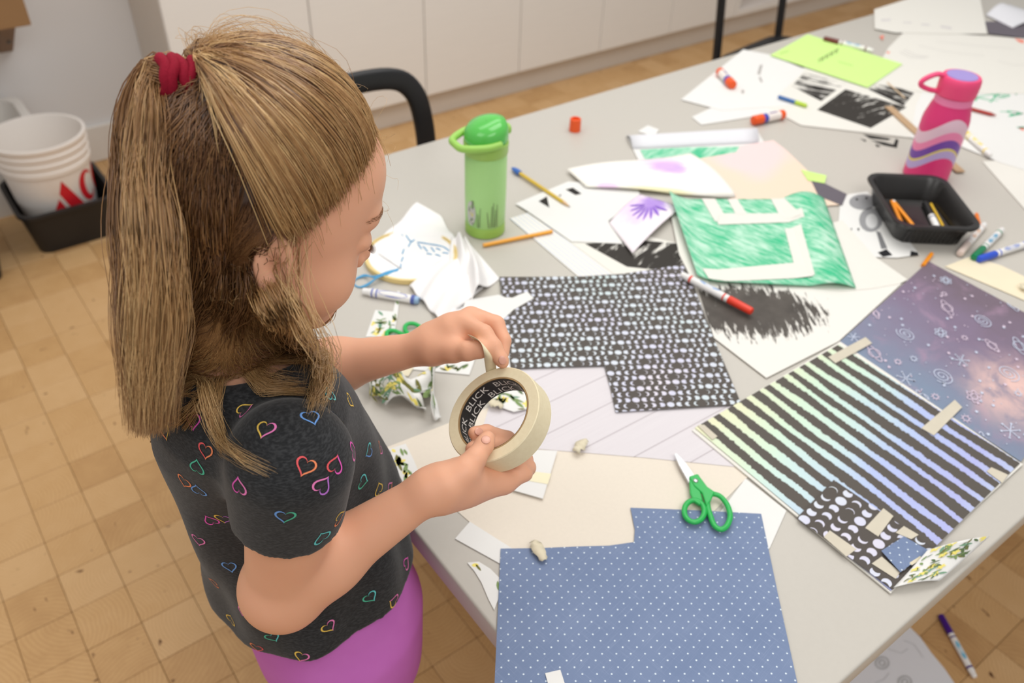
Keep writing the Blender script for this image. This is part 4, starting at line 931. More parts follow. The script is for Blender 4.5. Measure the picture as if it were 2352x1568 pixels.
# ------------------------------------------------------------------ scissors
M_STEEL = flat('scissor_steel', (196, 196, 198), .28, .5, .85, vary=.03); M_SGREEN = flat('scissor_green', (40, 178, 84), .35, .45, vary=.03)
sz = zl(5)
SPIV = P(1595, 1115, sz)
def loc(u, v, dz=0.0): q = P(u, v, sz) - SPIV; return Vector((q.x, q.y, dz))
def scissors(mtx, label):
    c = empty('scissors', mtx @ Vector((0, 0, 0)), label, 'scissors', 'green-handled scissors')
    def poly(name, pts, z0, z1, mat):
        bm = bmesh.new(); a = [bm.verts.new((p.x, p.y, z1)) for p in pts]; b = [bm.verts.new((p.x, p.y, z0)) for p in pts]; n = len(pts)
        bm.faces.new(a); bm.faces.new(b[::-1])
        for i in range(n): bm.faces.new((a[i], b[i], b[(i + 1) % n], a[(i + 1) % n]))
        bmesh.ops.transform(bm, matrix=mtx, verts=bm.verts[:]); return bm_obj(name, bm, mat, c)
    poly('blade', [loc(*q) for q in ((1547, 1049), (1552, 1046), (1574, 1070), (1598, 1106), (1582, 1116), (1558, 1074))], .004, .0056, M_STEEL)
    poly('blade', [loc(*q) for q in ((1549, 1052), (1553, 1050), (1572, 1076), (1594, 1110), (1580, 1114), (1560, 1078))], .0022, .0038, M_STEEL)
    def sweep(name, px, rad, closed, z=.0052, flat_=.85):
        bm = bmesh.new(); tube(bm, catmull([loc(u, v, z) for u, v in px], 6, closed), rad, 10, closed, flat_)
        bmesh.ops.transform(bm, matrix=mtx, verts=bm.verts[:]); return bm_obj(name, bm, M_SGREEN, c, True)
    h1 = sweep('handle', [(1593 + 23 * math.cos(a * .5236), 1180 + 25 * math.sin(a * .5236)) for a in range(12)], .0034, True)
    h2 = sweep('handle', [(1625, 1143), (1649, 1144), (1668, 1165), (1675, 1191), (1668, 1213), (1654, 1222), (1639, 1213), (1630, 1191), (1624, 1168)], .0034, True)
    for h_, pts in ((h1, ((1581, 1108), (1598, 1100), (1612, 1118), (1606, 1135), (1612, 1156), (1606, 1168), (1590, 1158), (1583, 1140))), (h2, ((1580, 1104), (1600, 1098), (1622, 1128), (1640, 1140), (1634, 1150), (1630, 1160), (1620, 1172), (1610, 1142), (1592, 1126)))):
        o = poly('handle_shank', [loc(*q) for q in pts], .0025 if h_ is h1 else .005, .0075 if h_ is h1 else .009, M_SGREEN); o.parent = h_; o.matrix_parent_inverse = h_.matrix_world.inverted()
        bv = o.modifiers.new('soft', 'BEVEL'); bv.width = .0015; bv.segments = 2
    bm = bmesh.new(); lathe(bm, [(.0032, .009), (.0032, .0098), (.0018, .0104)], 14, mtx, True, True); bm_obj('rivet', bm, M_STEEL, c, True)
    return c
scissors(Matrix.Translation(SPIV), 'green-handled scissors lying on the cream and blue papers')
q0 = P(992, 798, zl(2)); scissors(Matrix.Translation(q0) @ Matrix.Rotation(math.radians(-128), 4, 'Z'), 'green-handled scissors partly hidden under the left forearm')

# ------------------------------------------------------------------ bits of crumpled tape
def tape_bit(a, b, label, w=.008):
    z = zl(6); p0, p1 = P(*a, z), P(*b, z); m, L = along(p0, p1); rr = random.Random(int(a[0])); verts, faces = [], []
    n = 10
    for i in range(n + 1):
        t_ = i / n; ww = w * (.35 + .65 * math.sin(math.pi * min(1, .15 + t_ * .8))); tw = rr.uniform(-.9, .9)
        for s_ in (-1, 0, 1): verts.append(m @ Vector((L * t_, s_ * ww * math.cos(tw) + rr.uniform(-.0008, .0008), .001 + abs(s_) * ww * abs(math.sin(tw)) + (0 if s_ else rr.uniform(.002, .005)))))
    for i in range(n):
        for s_ in (0, 1): k = i * 3 + s_; faces.append((k, k + 1, k + 4, k + 3))
    o = mesh('tape_scrap', verts, faces, M_MASK, None, True); md = o.modifiers.new('thickness', 'SOLIDIFY'); md.thickness = .0003
    return tag(o, label, 'tape', 'crumpled masking tape scraps')
tape_bit((1322, 1041), (1345, 1012), 'crumpled bit of masking tape on the plank-print paper')
tape_bit((1225, 1246), (1250, 1290), 'crumpled bit of masking tape on the edge of the blue dotted paper')
tape_bit((1122, 925), (1155, 938), 'rolled bit of masking tape seen through the tape roll')
tape_bit((2344, 655), (2358, 668), 'white crumpled tape bit on the cream-tan sheet')

# ------------------------------------------------------------------ bottles
def height_for(p, v):
    lo, hi = 0.0, .5
    for _ in range(40):
        mid = (lo + hi) / 2
        if proj(p + Vector((0, 0, mid)))[1] > v: lo = mid
        else: hi = mid
    return lo
# green bottle
gp0 = P(1114, 527, zt); dep = proj(gp0)[2]; R0 = 47.0 * dep / FPX
Hh = height_for(gp0, 268)
c = empty('green_bottle', gp0, 'light green water bottle with a translucent lid and carry loop', 'bottle')
mt = Matrix.Translation(gp0)
M_GB = flat('bottle_green', (172, 220, 140), .45, .45, vary=.02); M_GB2 = flat('bottle_green_olive', (156, 196, 92), .4, .4, vary=.02)
M_GLID = flat('lid_green', (112, 232, 104), .15, .5, vary=.03); M_GLID.node_tree.nodes['Principled BSDF'].inputs['Transmission Weight'].default_value = .35
hb = height_for(gp0, 348); LH = height_for(gp0, 276) - hb
def L_(name, prof, mat, n=44, par=None, bot=True, top=True, m=mt):
    bm = bmesh.new(); lathe(bm, prof, n, m, bot, top); return bm_obj(name, bm, mat, par or c, True, autosmooth=35)
L_('base_ring', [(R0 * .9, 0), (R0 * .97, .002), (R0 * .97, .018), (R0 * .94, .02)], M_GB2)
body = L_('body', [(R0 * .93, .02), (R0 * .96, .022), (R0 * .98, hb * .5), (R0 * .98, hb - .004), (R0 * .94, hb)], M_GB)
L_('collar', [(R0 * .99, hb), (R0 * 1.02, hb + .002), (R0 * 1.04, hb + LH * .36), (R0 * .98, hb + LH * .39)], M_GB2)
# sloping lid: taller towards the hinge side
dlid = (P(1200, 500, zt) - P(1050, 540, zt)); dlid.z = 0; dlid.normalize()
bm = bmesh.new(); rings = lathe(bm, [(R0 * .98, hb + LH * .39), (R0 * 1.02, hb + LH * .46), (R0 * 1.0, hb + LH * .72), (R0 * .86, hb + LH * .90), (R0 * .45, hb + LH), (.001, hb + LH)], 44, None, True, False)
for ring in rings[1:]:
    for v_ in ring:
        k = (v_.co.x * dlid.x + v_.co.y * dlid.y) / R0; v_.co.z += LH * .16 * k * (v_.co.z - hb - LH * .39) / (LH * .61)
bmesh.ops.transform(bm, matrix=mt, verts=bm.verts[:]); bm_obj('lid', bm, M_GLID, c, True)
perp = Vector((-dlid.y, dlid.x, 0))
bm = bmesh.new()
pth = [perp * (R0 * 1.07) + dlid * (R0 * .2) + Vector((0, 0, hb + LH * .5)), perp * (R0 * 1.02) - dlid * (R0 * .55) + Vector((0, 0, hb + LH * .47)), -dlid * (R0 * 1.42) + perp * R0 * .55 + Vector((0, 0, hb + LH * .44)), -dlid * (R0 * 1.55) + Vector((0, 0, hb + LH * .44)), -dlid * (R0 * 1.42) - perp * R0 * .55 + Vector((0, 0, hb + LH * .44)), -perp * (R0 * 1.02) - dlid * (R0 * .55) + Vector((0, 0, hb + LH * .47)), -perp * (R0 * 1.07) + dlid * (R0 * .2) + Vector((0, 0, hb + LH * .5))]
tube(bm, [mt @ p_ for p_ in catmull(pth, 6)], .0062, 10, False, 1.0); 
bm_obj('carry_loop', bm, flat('loop_green', (158, 208, 96), .4, .4), c, True)
bm = bmesh.new(); lathe(bm, [(.009, 0), (.009, .006), (.006, .008)], 18, mt @ Matrix.Translation(dlid * R0 * 1.0 + Vector((0, 0, hb + LH * .6))) @ dlid.to_track_quat('Z', 'Y').to_matrix().to_4x4(), True, True)
bm_obj('hinge_button', bm, bpy.data.materials['loop_green'], c, True, autosmooth=35)
# printed bird and grass near the bottom of the body
toc = Vector((-gp0.x, -gp0.y, 0)).normalized(); a0 = math.atan2(toc.y, toc.x)
def on_body(pts, name, mat):
    verts, faces = [], []
    for poly in pts:
        b = len(verts)
        for x, z in poly:
            a = a0 + x / R0; rr_ = R0 * .985 + .0004; verts.append(mt @ Vector((rr_ * math.cos(a), rr_ * math.sin(a), z)))
        faces.append(list(range(b, b + len(poly))))
    return mesh(name, verts, faces, mat, body)
bw = hb * .24
on_body([[(-.027 + .010 * math.cos(t_ * .5), .048 + .024 * math.sin(t_ * .5)) for t_ in range(13)]], 'bird_print', flat('print_grey', (196, 196, 190), .5))
on_body([[(-.030, .030), (-.022, .028), (-.018, .036), (-.026, .040)], [(-.026, .060), (-.022, .056), (-.021, .072), (-.025, .074)], [(-.033, .052), (-.030, .050), (-.030, .062)]] + [[(x, .024), (x + .0016, .024), (x + .004 * math.sin(x * 900) + .001, z_), (x + .004 * math.sin(x * 900), z_)] for x, z_ in ((-.014, .05), (-.011, .062), (.006, .055), (.010, .066), (.014, .072), (.017, .058), (.021, .068))], 'dark_print', flat('print_dark', (112, 130, 92), .5))
on_body([[(-.026, .044), (-.0225, .043), (-.023, .052)], [(-.029, .047), (-.027, .046), (-.028, .053)]], 'yellow_print', flat('print_yellow', (226, 214, 90), .5))

# pink bottle
pb = P(2124, 404, zt); dep = proj(pb)[2]; R1 = 49.0 * dep / FPX; H1 = height_for(pb, 170)
c = empty('pink_bottle', pb, 'pink water bottle with wavy purple and lilac bands and a loop lid', 'bottle'); mt = Matrix.Translation(pb)
s = SH('pink_wave_print'); o_ = s.xyz(s.coords('Object'))
CS = Matrix.Translation((0, 0, 0))
ang = s.math('ARCTAN2', o_[1], o_[0])
a1 = math.atan2(-pb.y, -pb.x)
w = s.mul(s.math('SINE', s.add(s.mul(ang, 2.0), -2 * a1 + .5)), .020)
zz = s.sub(o_[2], w)
def band(lo, hi): return s.mul(s.gt(zz, lo), s.lt(zz, hi))
col_p = lin((226, 58, 122)); z0 = H1 * .19
ccol = s.mix(band(z0, z0 + .016), col_p, lin((190, 168, 216)))
ccol = s.mix(band(z0 + .016, z0 + .021), ccol, lin((226, 204, 106)))
ccol = s.mix(band(z0 + .021, z0 + .038), ccol, lin((120, 76, 166)))
ccol = s.mix(band(z0 + .038, z0 + .054), ccol, lin((240, 136, 178)))
ccol = s.mix(band(z0 + .054, z0 + .078), ccol, lin((232, 196, 212)))
ccol = s.mix(s.mul(s.gt(o_[2], H1 * .745), s.lt(o_[2], H1 * .81)), ccol, lin((240, 132, 176)))
M_PINK = s.done(ccol, .42, .4)
bm = bmesh.new(); lathe(bm, [(R1 * .9, 0), (R1, .004), (R1, H1 * .55), (R1 * .98, H1 * .60), (R1 * .86, H1 * .70), (R1 * .80, H1 * .745), (R1 * .80, H1 * .81), (R1 * .76, H1 * .815)], 48, None, True, True)
o = bm_obj('body', bm, M_PINK, None, True, autosmooth=35); o.location = pb; o.parent = c; o.matrix_parent_inverse = c.matrix_world.inverted()
M_PK = flat('lid_pink', (240, 76, 126), .42, .4, vary=.02); M_LIL = flat('lid_lilac', (158, 142, 206), .4, .4)
lid = L_('lid', [(R1 * .82, H1 * .815), (R1 * .84, H1 * .82), (R1 * .86, H1 * .92), (R1 * .84, H1 * .965), (R1 * .78, H1 * .985)], M_PK, par=c, m=mt)
L_('lid_top', [(R1 * .66, H1 * .984), (R1 * .64, H1 * .992), (R1 * .2, H1 * .992)], M_LIL, par=c, m=mt)
ld = P(2060, 400, zt) - pb; ld.z = 0; ld.normalize()
bm = bmesh.new(); tube(bm, [mt @ p_ for p_ in catmull([ld * (R1 * .7) + Vector((0, 0, H1 * .975)), ld * (R1 * 1.1) + Vector((0, 0, H1 * .985)), ld * (R1 * 1.55) + Vector((0, 0, H1 * .93)), ld * (R1 * 1.6) + Vector((0, 0, H1 * .88)), ld * (R1 * 1.2) + Vector((0, 0, H1 * .845)), ld * (R1 * .8) + Vector((0, 0, H1 * .835))], 6)], .0058, 12, False, .8)
bm_obj('lid_loop', bm, M_PK, c, True)

# ------------------------------------------------------------------ black tray with its contents
tz2 = zt + .046
TL, TR, BR, BL = P(1988, 396, tz2), P(2172, 404, tz2), P(2260, 530, tz2), P(2056, 522, tz2)
ctr = (TL + TR + BR + BL) / 4; ex = ((TR - TL) + (BR - BL)) / 2; ey = ((TL - BL) + (TR - BR)) / 2; ex.z = ey.z = 0
hx, hy = ex.length / 2, ey.length / 2; ex.normalize(); ey = Vector((-ex.y, ex.x, 0))
mt = Matrix(((ex.x, ey.x, 0, ctr.x), (ex.y, ey.y, 0, ctr.y), (0, 0, 1, zt + .0004), (0, 0, 0, 1)))
c = empty('plastic_tray', (ctr.x, ctr.y, zt), 'black plastic food tray holding pencils and a marker', 'tray')
bm = bmesh.new(); tray_mesh(bm, [(hx * .74, hy * .74, .02, 0), (hx * .78, hy * .78, .024, .003), (hx * .90, hy * .9, .028, .038), (hx * .985, hy * .985, .03, .041), (hx, hy, .03, .044), (hx * .985, hy * .985, .03, .047), (hx * .90, hy * .90, .028, .047), (hx * .86, hy * .86, .026, .043), (hx * .75, hy * .75, .022, .004), (hx * .72, hy * .72, .02, .0025)], mt)
M_TRAY = flat('black_tray_plastic', (36, 34, 33), .3, .5, vary=.15, scale=60)
bm_obj('tray_shell', bm, M_TRAY, c, True, autosmooth=40)
for k in range(13):           # moulded ribs on the long sides
    for sy in (-1, 1):
        x = (-.62 + 1.24 * k / 12) * hx
        bm = bmesh.new(); add_box(bm, (x - .0022, -.001, 0), (x + .0022, .001, .033), .0008, mt @ Matrix.Translation((0, sy * (hy * .78 + .0004), .004)) @ Matrix.Rotation(-sy * math.atan2(hy * .12, .035), 4, 'X'), 1); bm_obj('rib', bm, M_TRAY, c)
tp = zt + .0032
pencil((2048, 462), (2075, 522), tp, (246, 150, 40), 'orange pencil lying against another in the black tray', tip=False)
pencil((2055, 466), (2098, 519), tp + .0005, (248, 156, 30), 'orange pencil with a white eraser in the black tray', tip=False, end=(236, 232, 226))
pencil((2138, 468), (2170, 527), tp + .0002, (230, 186, 50), 'thin yellow pencil beside the black marker in the tray', tip=False, r=.0026)
r = .006; p0, p1 = P(2124, 466, tp + r), P(2154, 526, tp + r); m, L = along(p0, p1)
k_ = empty('marker', (p0 + p1) / 2 - Vector((0, 0, r)), 'black-capped white marker lying in the black tray', 'marker', 'felt-tip markers')
rod('cap', k_, m, [(0, r * .6), (.002, r), (L * .52, r * 1.08)], col('cap_black', (30, 30, 30))); rod('barrel', k_, m, [(L * .52, r), (L - .004, r), (L, r * .8)], col('marker_white', (242, 240, 238)))
rod('band', k_, m, [(L * .58, r * 1.02), (L * .63, r * 1.02)], col('marker_logo_grey', (160, 166, 180)))

# ------------------------------------------------------------------ embroidery hoop with its cloth
hc_ = P(945, 594, zt); HR = .0775
c = empty('embroidery_hoop', hc_, 'round wooden embroidery hoop stretching white cloth with blue stitches', 'hoop')
mt = Matrix.Translation(hc_)
M_HOOP = flat('hoop_wood', (230, 206, 142), .45, .35, vary=.06, scale=40)
bm = bmesh.new(); lathe(bm, [(HR - .003, .002), (HR, .001), (HR, .0095), (HR - .003, .010), (HR - .003, .002)], 72, mt, False, False); bm_obj('outer_ring', bm, M_HOOP, c, True, autosmooth=40)
bm = bmesh.new(); lathe(bm, [(HR - .0062, .002), (HR - .0034, .0015), (HR - .0034, .0085), (HR - .0062, .0085), (HR - .0062, .002)], 72, mt, False, False); bm_obj('inner_ring', bm, M_HOOP, c, True, autosmooth=40)
s = SH('white_cotton'); nn = s.noise(s.coords('Object'), 900.0, 2.0); s.bump(nn, .15, .0004); M_COTTON = s.done(s.mix(nn, lin((240, 237, 236)), lin((247, 245, 244))), .85, .1)
bm = bmesh.new(); lathe(bm, [(HR - .0064, .0082), (.0001, .0078)], 60, mt, False, True); fab = bm_obj('stretched_cloth', bm, M_COTTON, c, True)
def cloth(corners, fn, nu=36, nv=36, crop=None):
    C = [P(u, v, zt + .001) for u, v in corners]; verts, faces = [], []
    for j in range(nv + 1):
        for i in range(nu + 1):
            s_, t_ = i / nu, j / nv; p_ = C[0] * ((1 - s_) * (1 - t_)) + C[1] * (s_ * (1 - t_)) + C[2] * (s_ * t_) + C[3] * ((1 - s_) * t_)
            verts.append(p_ + Vector((0, 0, max(0, fn(s_, t_)))))
    for j in range(nv):
        for i in range(nu):
            if crop and not crop((i + .5) / nu, (j + .5) / nv): continue
            k = j * (nu + 1) + i; faces.append((k, k + 1, k + nu + 2, k + nu + 1))
    o = mesh('loose_cloth', verts, faces, M_COTTON, c, True); md = o.modifiers.new('thickness', 'SOLIDIFY'); md.thickness = .0006
    return o
cloth([(872, 556), (958, 470), (1010, 500), (1050, 560)], lambda s_, t_: .004 + .008 * math.sin(3.1 * s_) * math.sin(3.1 * t_) + .003 * math.sin(9 * s_))
def fold(s_, t_):
    return .006 + .015 * math.exp(-((s_ - .42 - .22 * t_) / .16) ** 2) + .010 * math.exp(-((s_ - .80 + .25 * t_) / .07) ** 2) + .004 * math.sin(14 * s_ + 7 * t_) - .012 * max(0, s_ - .85) / .15 - .008 * max(0, t_ - .85) / .15
cloth([(1036, 556), (1076, 556), (1148, 640), (1030, 738)], fold, 44, 44)
cloth([(940, 662), (1046, 580), (1110, 670), (1010, 742)], lambda s_, t_: .005 + .014 * math.sin(math.pi * min(1, s_ * 1.05)) * math.sin(math.pi * min(1, t_)) ** .6 + .003 * math.sin(16 * t_ + 4 * s_), 36, 36)
M_BTHREAD = flat('blue_thread', (96, 170, 214), .7, .2)
bm = bmesh.new()
def hz(u, v, dz=.0086): return P(u, v, zt + dz)
for a, b in (((930, 538), (938, 548)), ((938, 549), (945, 556)), ((945, 556), (952, 550)), ((943, 557), (938, 566)), ((928, 572), (924, 583)), ((926, 590), (922, 600)), ((921, 606), (920, 616)), ((958, 556), (985, 560)), ((985, 560), (1018, 566)), ((1018, 566), (1032, 576)), ((960, 560), (968, 571)), ((972, 566), (982, 577)), ((990, 568), (998, 578)), ((1002, 570), (1012, 574)), ((980, 582), (992, 584)), ((1000, 584), (1012, 588)), ((918, 536), (926, 542)), ((934, 534), (932, 542)), ((1016, 580), (1030, 582))):
    tube(bm, [hz(*a), (hz(*a) + hz(*b)) / 2 + Vector((0, 0, .0008)), hz(*b)], .0009, 6)
bm_obj('stitches', bm, M_BTHREAD, fab, True)
bm = bmesh.new()
for off in (0, 3):
    tube(bm, catmull([hz(914, 618 + off), hz(890, 624 + off), hz(862, 634 + off, .011), hz(838, 634 - off, .004), hz(818, 640, .002), hz(812, 650, .0015), hz(824, 659, .0015), hz(844, 652 + off, .004), hz(866, 638, .0115), hz(894, 625 + off), hz(916, 617)], 6), .0013, 8)
bm_obj('thread_loop', bm, M_BTHREAD, c, True)
bm = bmesh.new(); tube(bm, [hz(868, 581, .0098), hz(895, 599, .0096), hz(922, 617, .009)], [.0003, .0006, .0007], 8); bm_obj('needle', bm, M_STEEL, c, True)
# ------------------------------------------------------------------ smooth-union solid modelling for the figure (signed distances -> one surface)
def V3(p): return np.array([p[0], p[1], p[2]], dtype=np.float32)
class Prim:
    def __init__(s, f, k=.01, op='add'): s.f, s.k, s.op = f, k, op
def cone(a, b, ra, rb, k=.01, op='add'):
    a, b = V3(a), V3(b); ba = b - a; l2 = float(ba @ ba) + 1e-12
    def f(p):
        t = np.clip(((p - a) @ ba) / l2, 0, 1)
        return np.linalg.norm(p - a - t[..., None] * ba, axis=-1) - (ra + (rb - ra) * t)
    return Prim(f, k, op)
def ball(c, r, k=.01, op='add'):
    c = V3(c); return Prim(lambda p: np.linalg.norm(p - c, axis=-1) - r, k, op)
def ellips(c, rad, M=None, k=.01, op='add'):
    c = V3(c); rad = np.array(rad, dtype=np.float32); R_ = np.eye(3, dtype=np.float32) if M is None else np.array(M, dtype=np.float32)
    def f(p):
        q = (p - c) @ R_
        k0 = np.linalg.norm(q / rad, axis=-1); k1 = np.linalg.norm(q / (rad * rad), axis=-1) + 1e-9
        return k0 * (k0 - 1) / k1
    return Prim(f, k, op)
def rbox(c, half, r, M=None, k=.01, op='add'):
    c = V3(c); h_ = np.array(half, dtype=np.float32) - r; R_ = np.eye(3, dtype=np.float32) if M is None else np.array(M, dtype=np.float32)
    def f(p):
        q = np.abs((p - c) @ R_) - h_
        return np.linalg.norm(np.maximum(q, 0), axis=-1) + np.minimum(np.max(q, axis=-1), 0) - r
    return Prim(f, k, op)
def torus(c, M, R0_, r, k=.004, op='add', sx=1.0, sy=1.0):
    c = V3(c); R_ = np.array(M, dtype=np.float32)
    def f(p):
        q = (p - c) @ R_; d = np.sqrt((q[..., 0] / sx) ** 2 + (q[..., 1] / sy) ** 2) - R0_
        return np.sqrt((d * min(sx, sy)) ** 2 + q[..., 2] ** 2) - r
    return Prim(f, k, op)
def loft(secs, k=.02, op='add', pw=2.0, wob=None):
    """secs: rows (z, cx, cy, rx, ry) ascending in z"""
    S_ = np.array(sorted(secs), dtype=np.float32)
    def f(p):
        z = p[..., 2]; zc = np.clip(z, S_[0, 0], S_[-1, 0]); g = [np.interp(zc, S_[:, 0], S_[:, i]).astype(np.float32) for i in range(1, 5)]
        dx, dy = p[..., 0] - g[0], p[..., 1] - g[1]
        kk = ((np.abs(dx) / g[2]) ** pw + (np.abs(dy) / g[3]) ** pw) ** (1 / pw)
        d = (kk - 1) * np.minimum(g[2], g[3])
        if wob is not None: d = d + wob(dx, dy, z)
        return np.maximum(d, np.maximum(S_[0, 0] - z, z - S_[-1, 0]))
    return Prim(f, k, op)
def comb_sdf(D_, d, k, op):
    if op == 'add':
        h_ = np.clip(.5 + .5 * (D_ - d) / k, 0, 1); return D_ * (1 - h_) + d * h_ - k * h_ * (1 - h_)
    if op == 'sub': d = -d
    h_ = np.clip(.5 - .5 * (D_ - d) / k, 0, 1); return D_ * (1 - h_) + d * h_ + k * h_ * (1 - h_)
def sdf_eval(prims, p):
    D_ = np.full(p.shape[:-1], 1.0, dtype=np.float32)
    for q in prims: D_ = comb_sdf(D_, q.f(p), q.k, q.op)
    return D_
def sdf_mesh(prims, lo, hi, h_):
    """surface nets on a sparse set of 8-cell blocks"""
    lo = np.array(lo, dtype=np.float32); NB = 8; bs = NB * h_; nb = np.ceil((np.array(hi) - lo) / bs).astype(int)
    I = np.stack(np.meshgrid(*[np.arange(n) for n in nb], indexing='ij'), -1).reshape(-1, 3)
    cen = lo + (I + .5) * bs; rad = bs * .87
    per = [q.f(cen.astype(np.float32)) for q in prims]
    D_ = np.full(len(cen), 1.0, dtype=np.float32)
    for q, d in zip(prims, per): D_ = comb_sdf(D_, d, q.k, q.op)
    keep = np.abs(D_) < rad * 1.5 + .012; I = I[keep]; per = [d[keep] for d in per]
    off = np.stack(np.meshgrid(*[np.arange(NB + 1)] * 3, indexing='ij'), -1).reshape(-1, 3)
    nbk = len(I); G = I[:, None, :] * NB + off[None]
    PT = (lo + G * h_).astype(np.float32)
    Dm = np.min(np.stack([d for q, d in zip(prims, per) if q.op == 'add']), axis=0)
    val = np.full((nbk, (NB + 1) ** 3), 1.0, dtype=np.float32)
    for q, d in zip(prims, per):
        if q.op == 'add': rel = d < np.maximum(Dm, 0) + 2 * rad + q.k + .02
        elif q.op == 'sub': rel = d < rad * 1.3 + q.k
        else: rel = np.ones(nbk, bool)
        ix = np.nonzero(rel)[0]
        if len(ix): val[ix] = comb_sdf(val[ix], q.f(PT[ix]), q.k, q.op)
    val = val.reshape(nbk, NB + 1, NB + 1, NB + 1)
    c8 = [(a, b, c) for a in (0, 1) for b in (0, 1) for c in (0, 1)]
    cv = np.stack([val[:, a:a + NB, b:b + NB, c:c + NB] for a, b, c in c8], -1)
    neg = cv < 0; act = neg.any(-1) & ~neg.all(-1)
    bi, ci, cj, ck = np.nonzero(act); cv = cv[act]
    cell = I[bi] * NB + np.stack([ci, cj, ck], -1)
    pos = np.zeros((len(cell), 3), dtype=np.float64); cnt = np.zeros(len(cell))
    for i1 in range(8):
        for ax in range(3):
            if c8[i1][ax] == 0:
                b_ = list(c8[i1]); b_[ax] = 1; i2 = c8.index(tuple(b_)); s1, s2 = cv[:, i1], cv[:, i2]; x = (s1 < 0) != (s2 < 0)
                t = np.where(x, s1 / (s1 - s2 + 1e-12), 0)
                e = np.array(c8[i1], float)[None].repeat(len(cell), 0); e[:, ax] += t
                pos[x] += e[x]; cnt[x] += 1
    verts = lo + (cell + pos / cnt[:, None]) * h_
    dim = nb * NB + 2; key = (cell[:, 0] * dim[1] + cell[:, 1]) * dim[2] + cell[:, 2]
    order = np.argsort(key); ks = key[order]
    def find(c):
        k = (c[:, 0] * dim[1] + c[:, 1]) * dim[2] + c[:, 2]; i = np.searchsorted(ks, k); i = np.minimum(i, len(ks) - 1)
        return np.where(ks[i] == k, order[i], -1)
    faces = []
    for ax in range(3):
        i2 = c8.index(tuple(1 if q == ax else 0 for q in range(3))); s1, s2 = cv[:, 0] < 0, cv[:, i2] < 0
        x = np.nonzero(s1 != s2)[0]; c = cell[x]; u, v = (ax + 1) % 3, (ax + 2) % 3
        du = np.zeros(3, int); du[u] = 1; dv = np.zeros(3, int); dv[v] = 1
        q = np.stack([x, find(c - du), find(c - du - dv), find(c - dv)], -1); ok = (q >= 0).all(-1)
        q = q[ok]; fl_ = ~s1[x][ok]; q[fl_] = q[fl_][:, ::-1]; faces.append(q)
    return verts, np.concatenate(faces)
def np_mesh(name, verts, faces, mats, parent=None, smooth=True):
    me = bpy.data.meshes.new(name); nv, nf = len(verts), len(faces); k = faces.shape[1]
    me.vertices.add(nv); me.vertices.foreach_set('co', np.asarray(verts, dtype=np.float32).ravel())
    me.loops.add(nf * k); me.loops.foreach_set('vertex_index', faces.astype(np.int32).ravel())
    me.polygons.add(nf); me.polygons.foreach_set('loop_start', np.arange(0, nf * k, k, dtype=np.int32)); me.polygons.foreach_set('loop_total', np.full(nf, k, dtype=np.int32))
    if smooth: me.polygons.foreach_set('use_smooth', np.ones(nf, bool))
    for m in (mats if isinstance(mats, (list, tuple)) else [mats]): me.materials.append(m)
    me.update(calc_edges=True); me.validate()
    return link(name, me, parent)
def relax(verts, faces, it=2, lam=.5):
    n = len(verts); e = np.concatenate([faces[:, [0, 1]], faces[:, [1, 2]], faces[:, [2, 3]], faces[:, [3, 0]]]); e = np.concatenate([e, e[:, ::-1]])
    deg = np.bincount(e[:, 0], minlength=n)[:, None]
    for _ in range(it):
        s_ = np.stack([np.bincount(e[:, 0], weights=verts[e[:, 1], q], minlength=n) for q in range(3)], -1) / np.maximum(deg, 1)
        verts = verts + lam * (s_ - verts)
    return verts
# ------------------------------------------------------------------ the girl
def rot_ypr(yaw, pitch, roll):
    return Matrix.Rotation(yaw, 3, 'Z') @ Matrix.Rotation(pitch, 3, 'Y') @ Matrix.Rotation(roll, 3, 'X')
HS = .95
HC = Vector((.1908, .5644, 1.1750)); HR3 = rot_ypr(math.radians(-9.0), math.radians(24.6), math.radians(1.0)); HN = np.array(HR3)
def hd(x, y, z): return HC + HR3 @ (Vector((x, y, z)) * HS)
def hl(p): return (HR3.transposed() @ (Vector(p) - HC)) / HS
SKIN_PRIMS = []
def H_add(pr): SKIN_PRIMS.append(pr)
def hell(c, rad, k, op='add', M=None): H_add(ellips(hd(*c), [r * HS for r in rad], HN if M is None else M, k, op))
def hball(c, r, k, op='add'): H_add(ball(hd(*c), r * HS, k, op))
def hcone(a, b, ra, rb_, k, op='add'): H_add(cone(hd(*a), hd(*b), ra * HS, rb_ * HS, k, op))
# skull and face
SKC, SKR = (-.008, 0, .034), (.090, .071, .086)
hell(SKC, SKR, .01)
hell((.030, 0, -.012), (.060, .058, .076), .03)
hball((.046, 0, .048), .046, .02)
for sy in (-1, 1):
    hcone((.012, sy * .050, -.042), (.072, sy * .012, -.082), .018, .014, .03)       # jaw
    hball((.056, sy * .036, -.036), .027, .02)                                        # cheek
    hcone((.080, sy * .034, .026), (.089, sy * .012, .026), .007, .008, .012)         # brow
hball((.080, 0, -.084), .014, .014)                                                   # chin
hcone((.088, 0, .014), (.1035, 0, -.023), .0062, .0080, .009)                         # nose
for sy in (-1, 1):
    hball((.097, sy * .0085, -.028), .0064, .006)
    hball((.1005, sy * .031, .007), .0130, .010, 'sub')                               # eye socket
    hell((.0768, sy * .031, .005), (.0125, .0150, .0116), .0025)                      # lids over the eye
hcone((.088, -.012, -.055), (.088, .012, -.055), .0056, .0056, .004)                  # lips
hcone((.0865, -.010, -.063), (.0865, .010, -.063), .0060, .0060, .004)
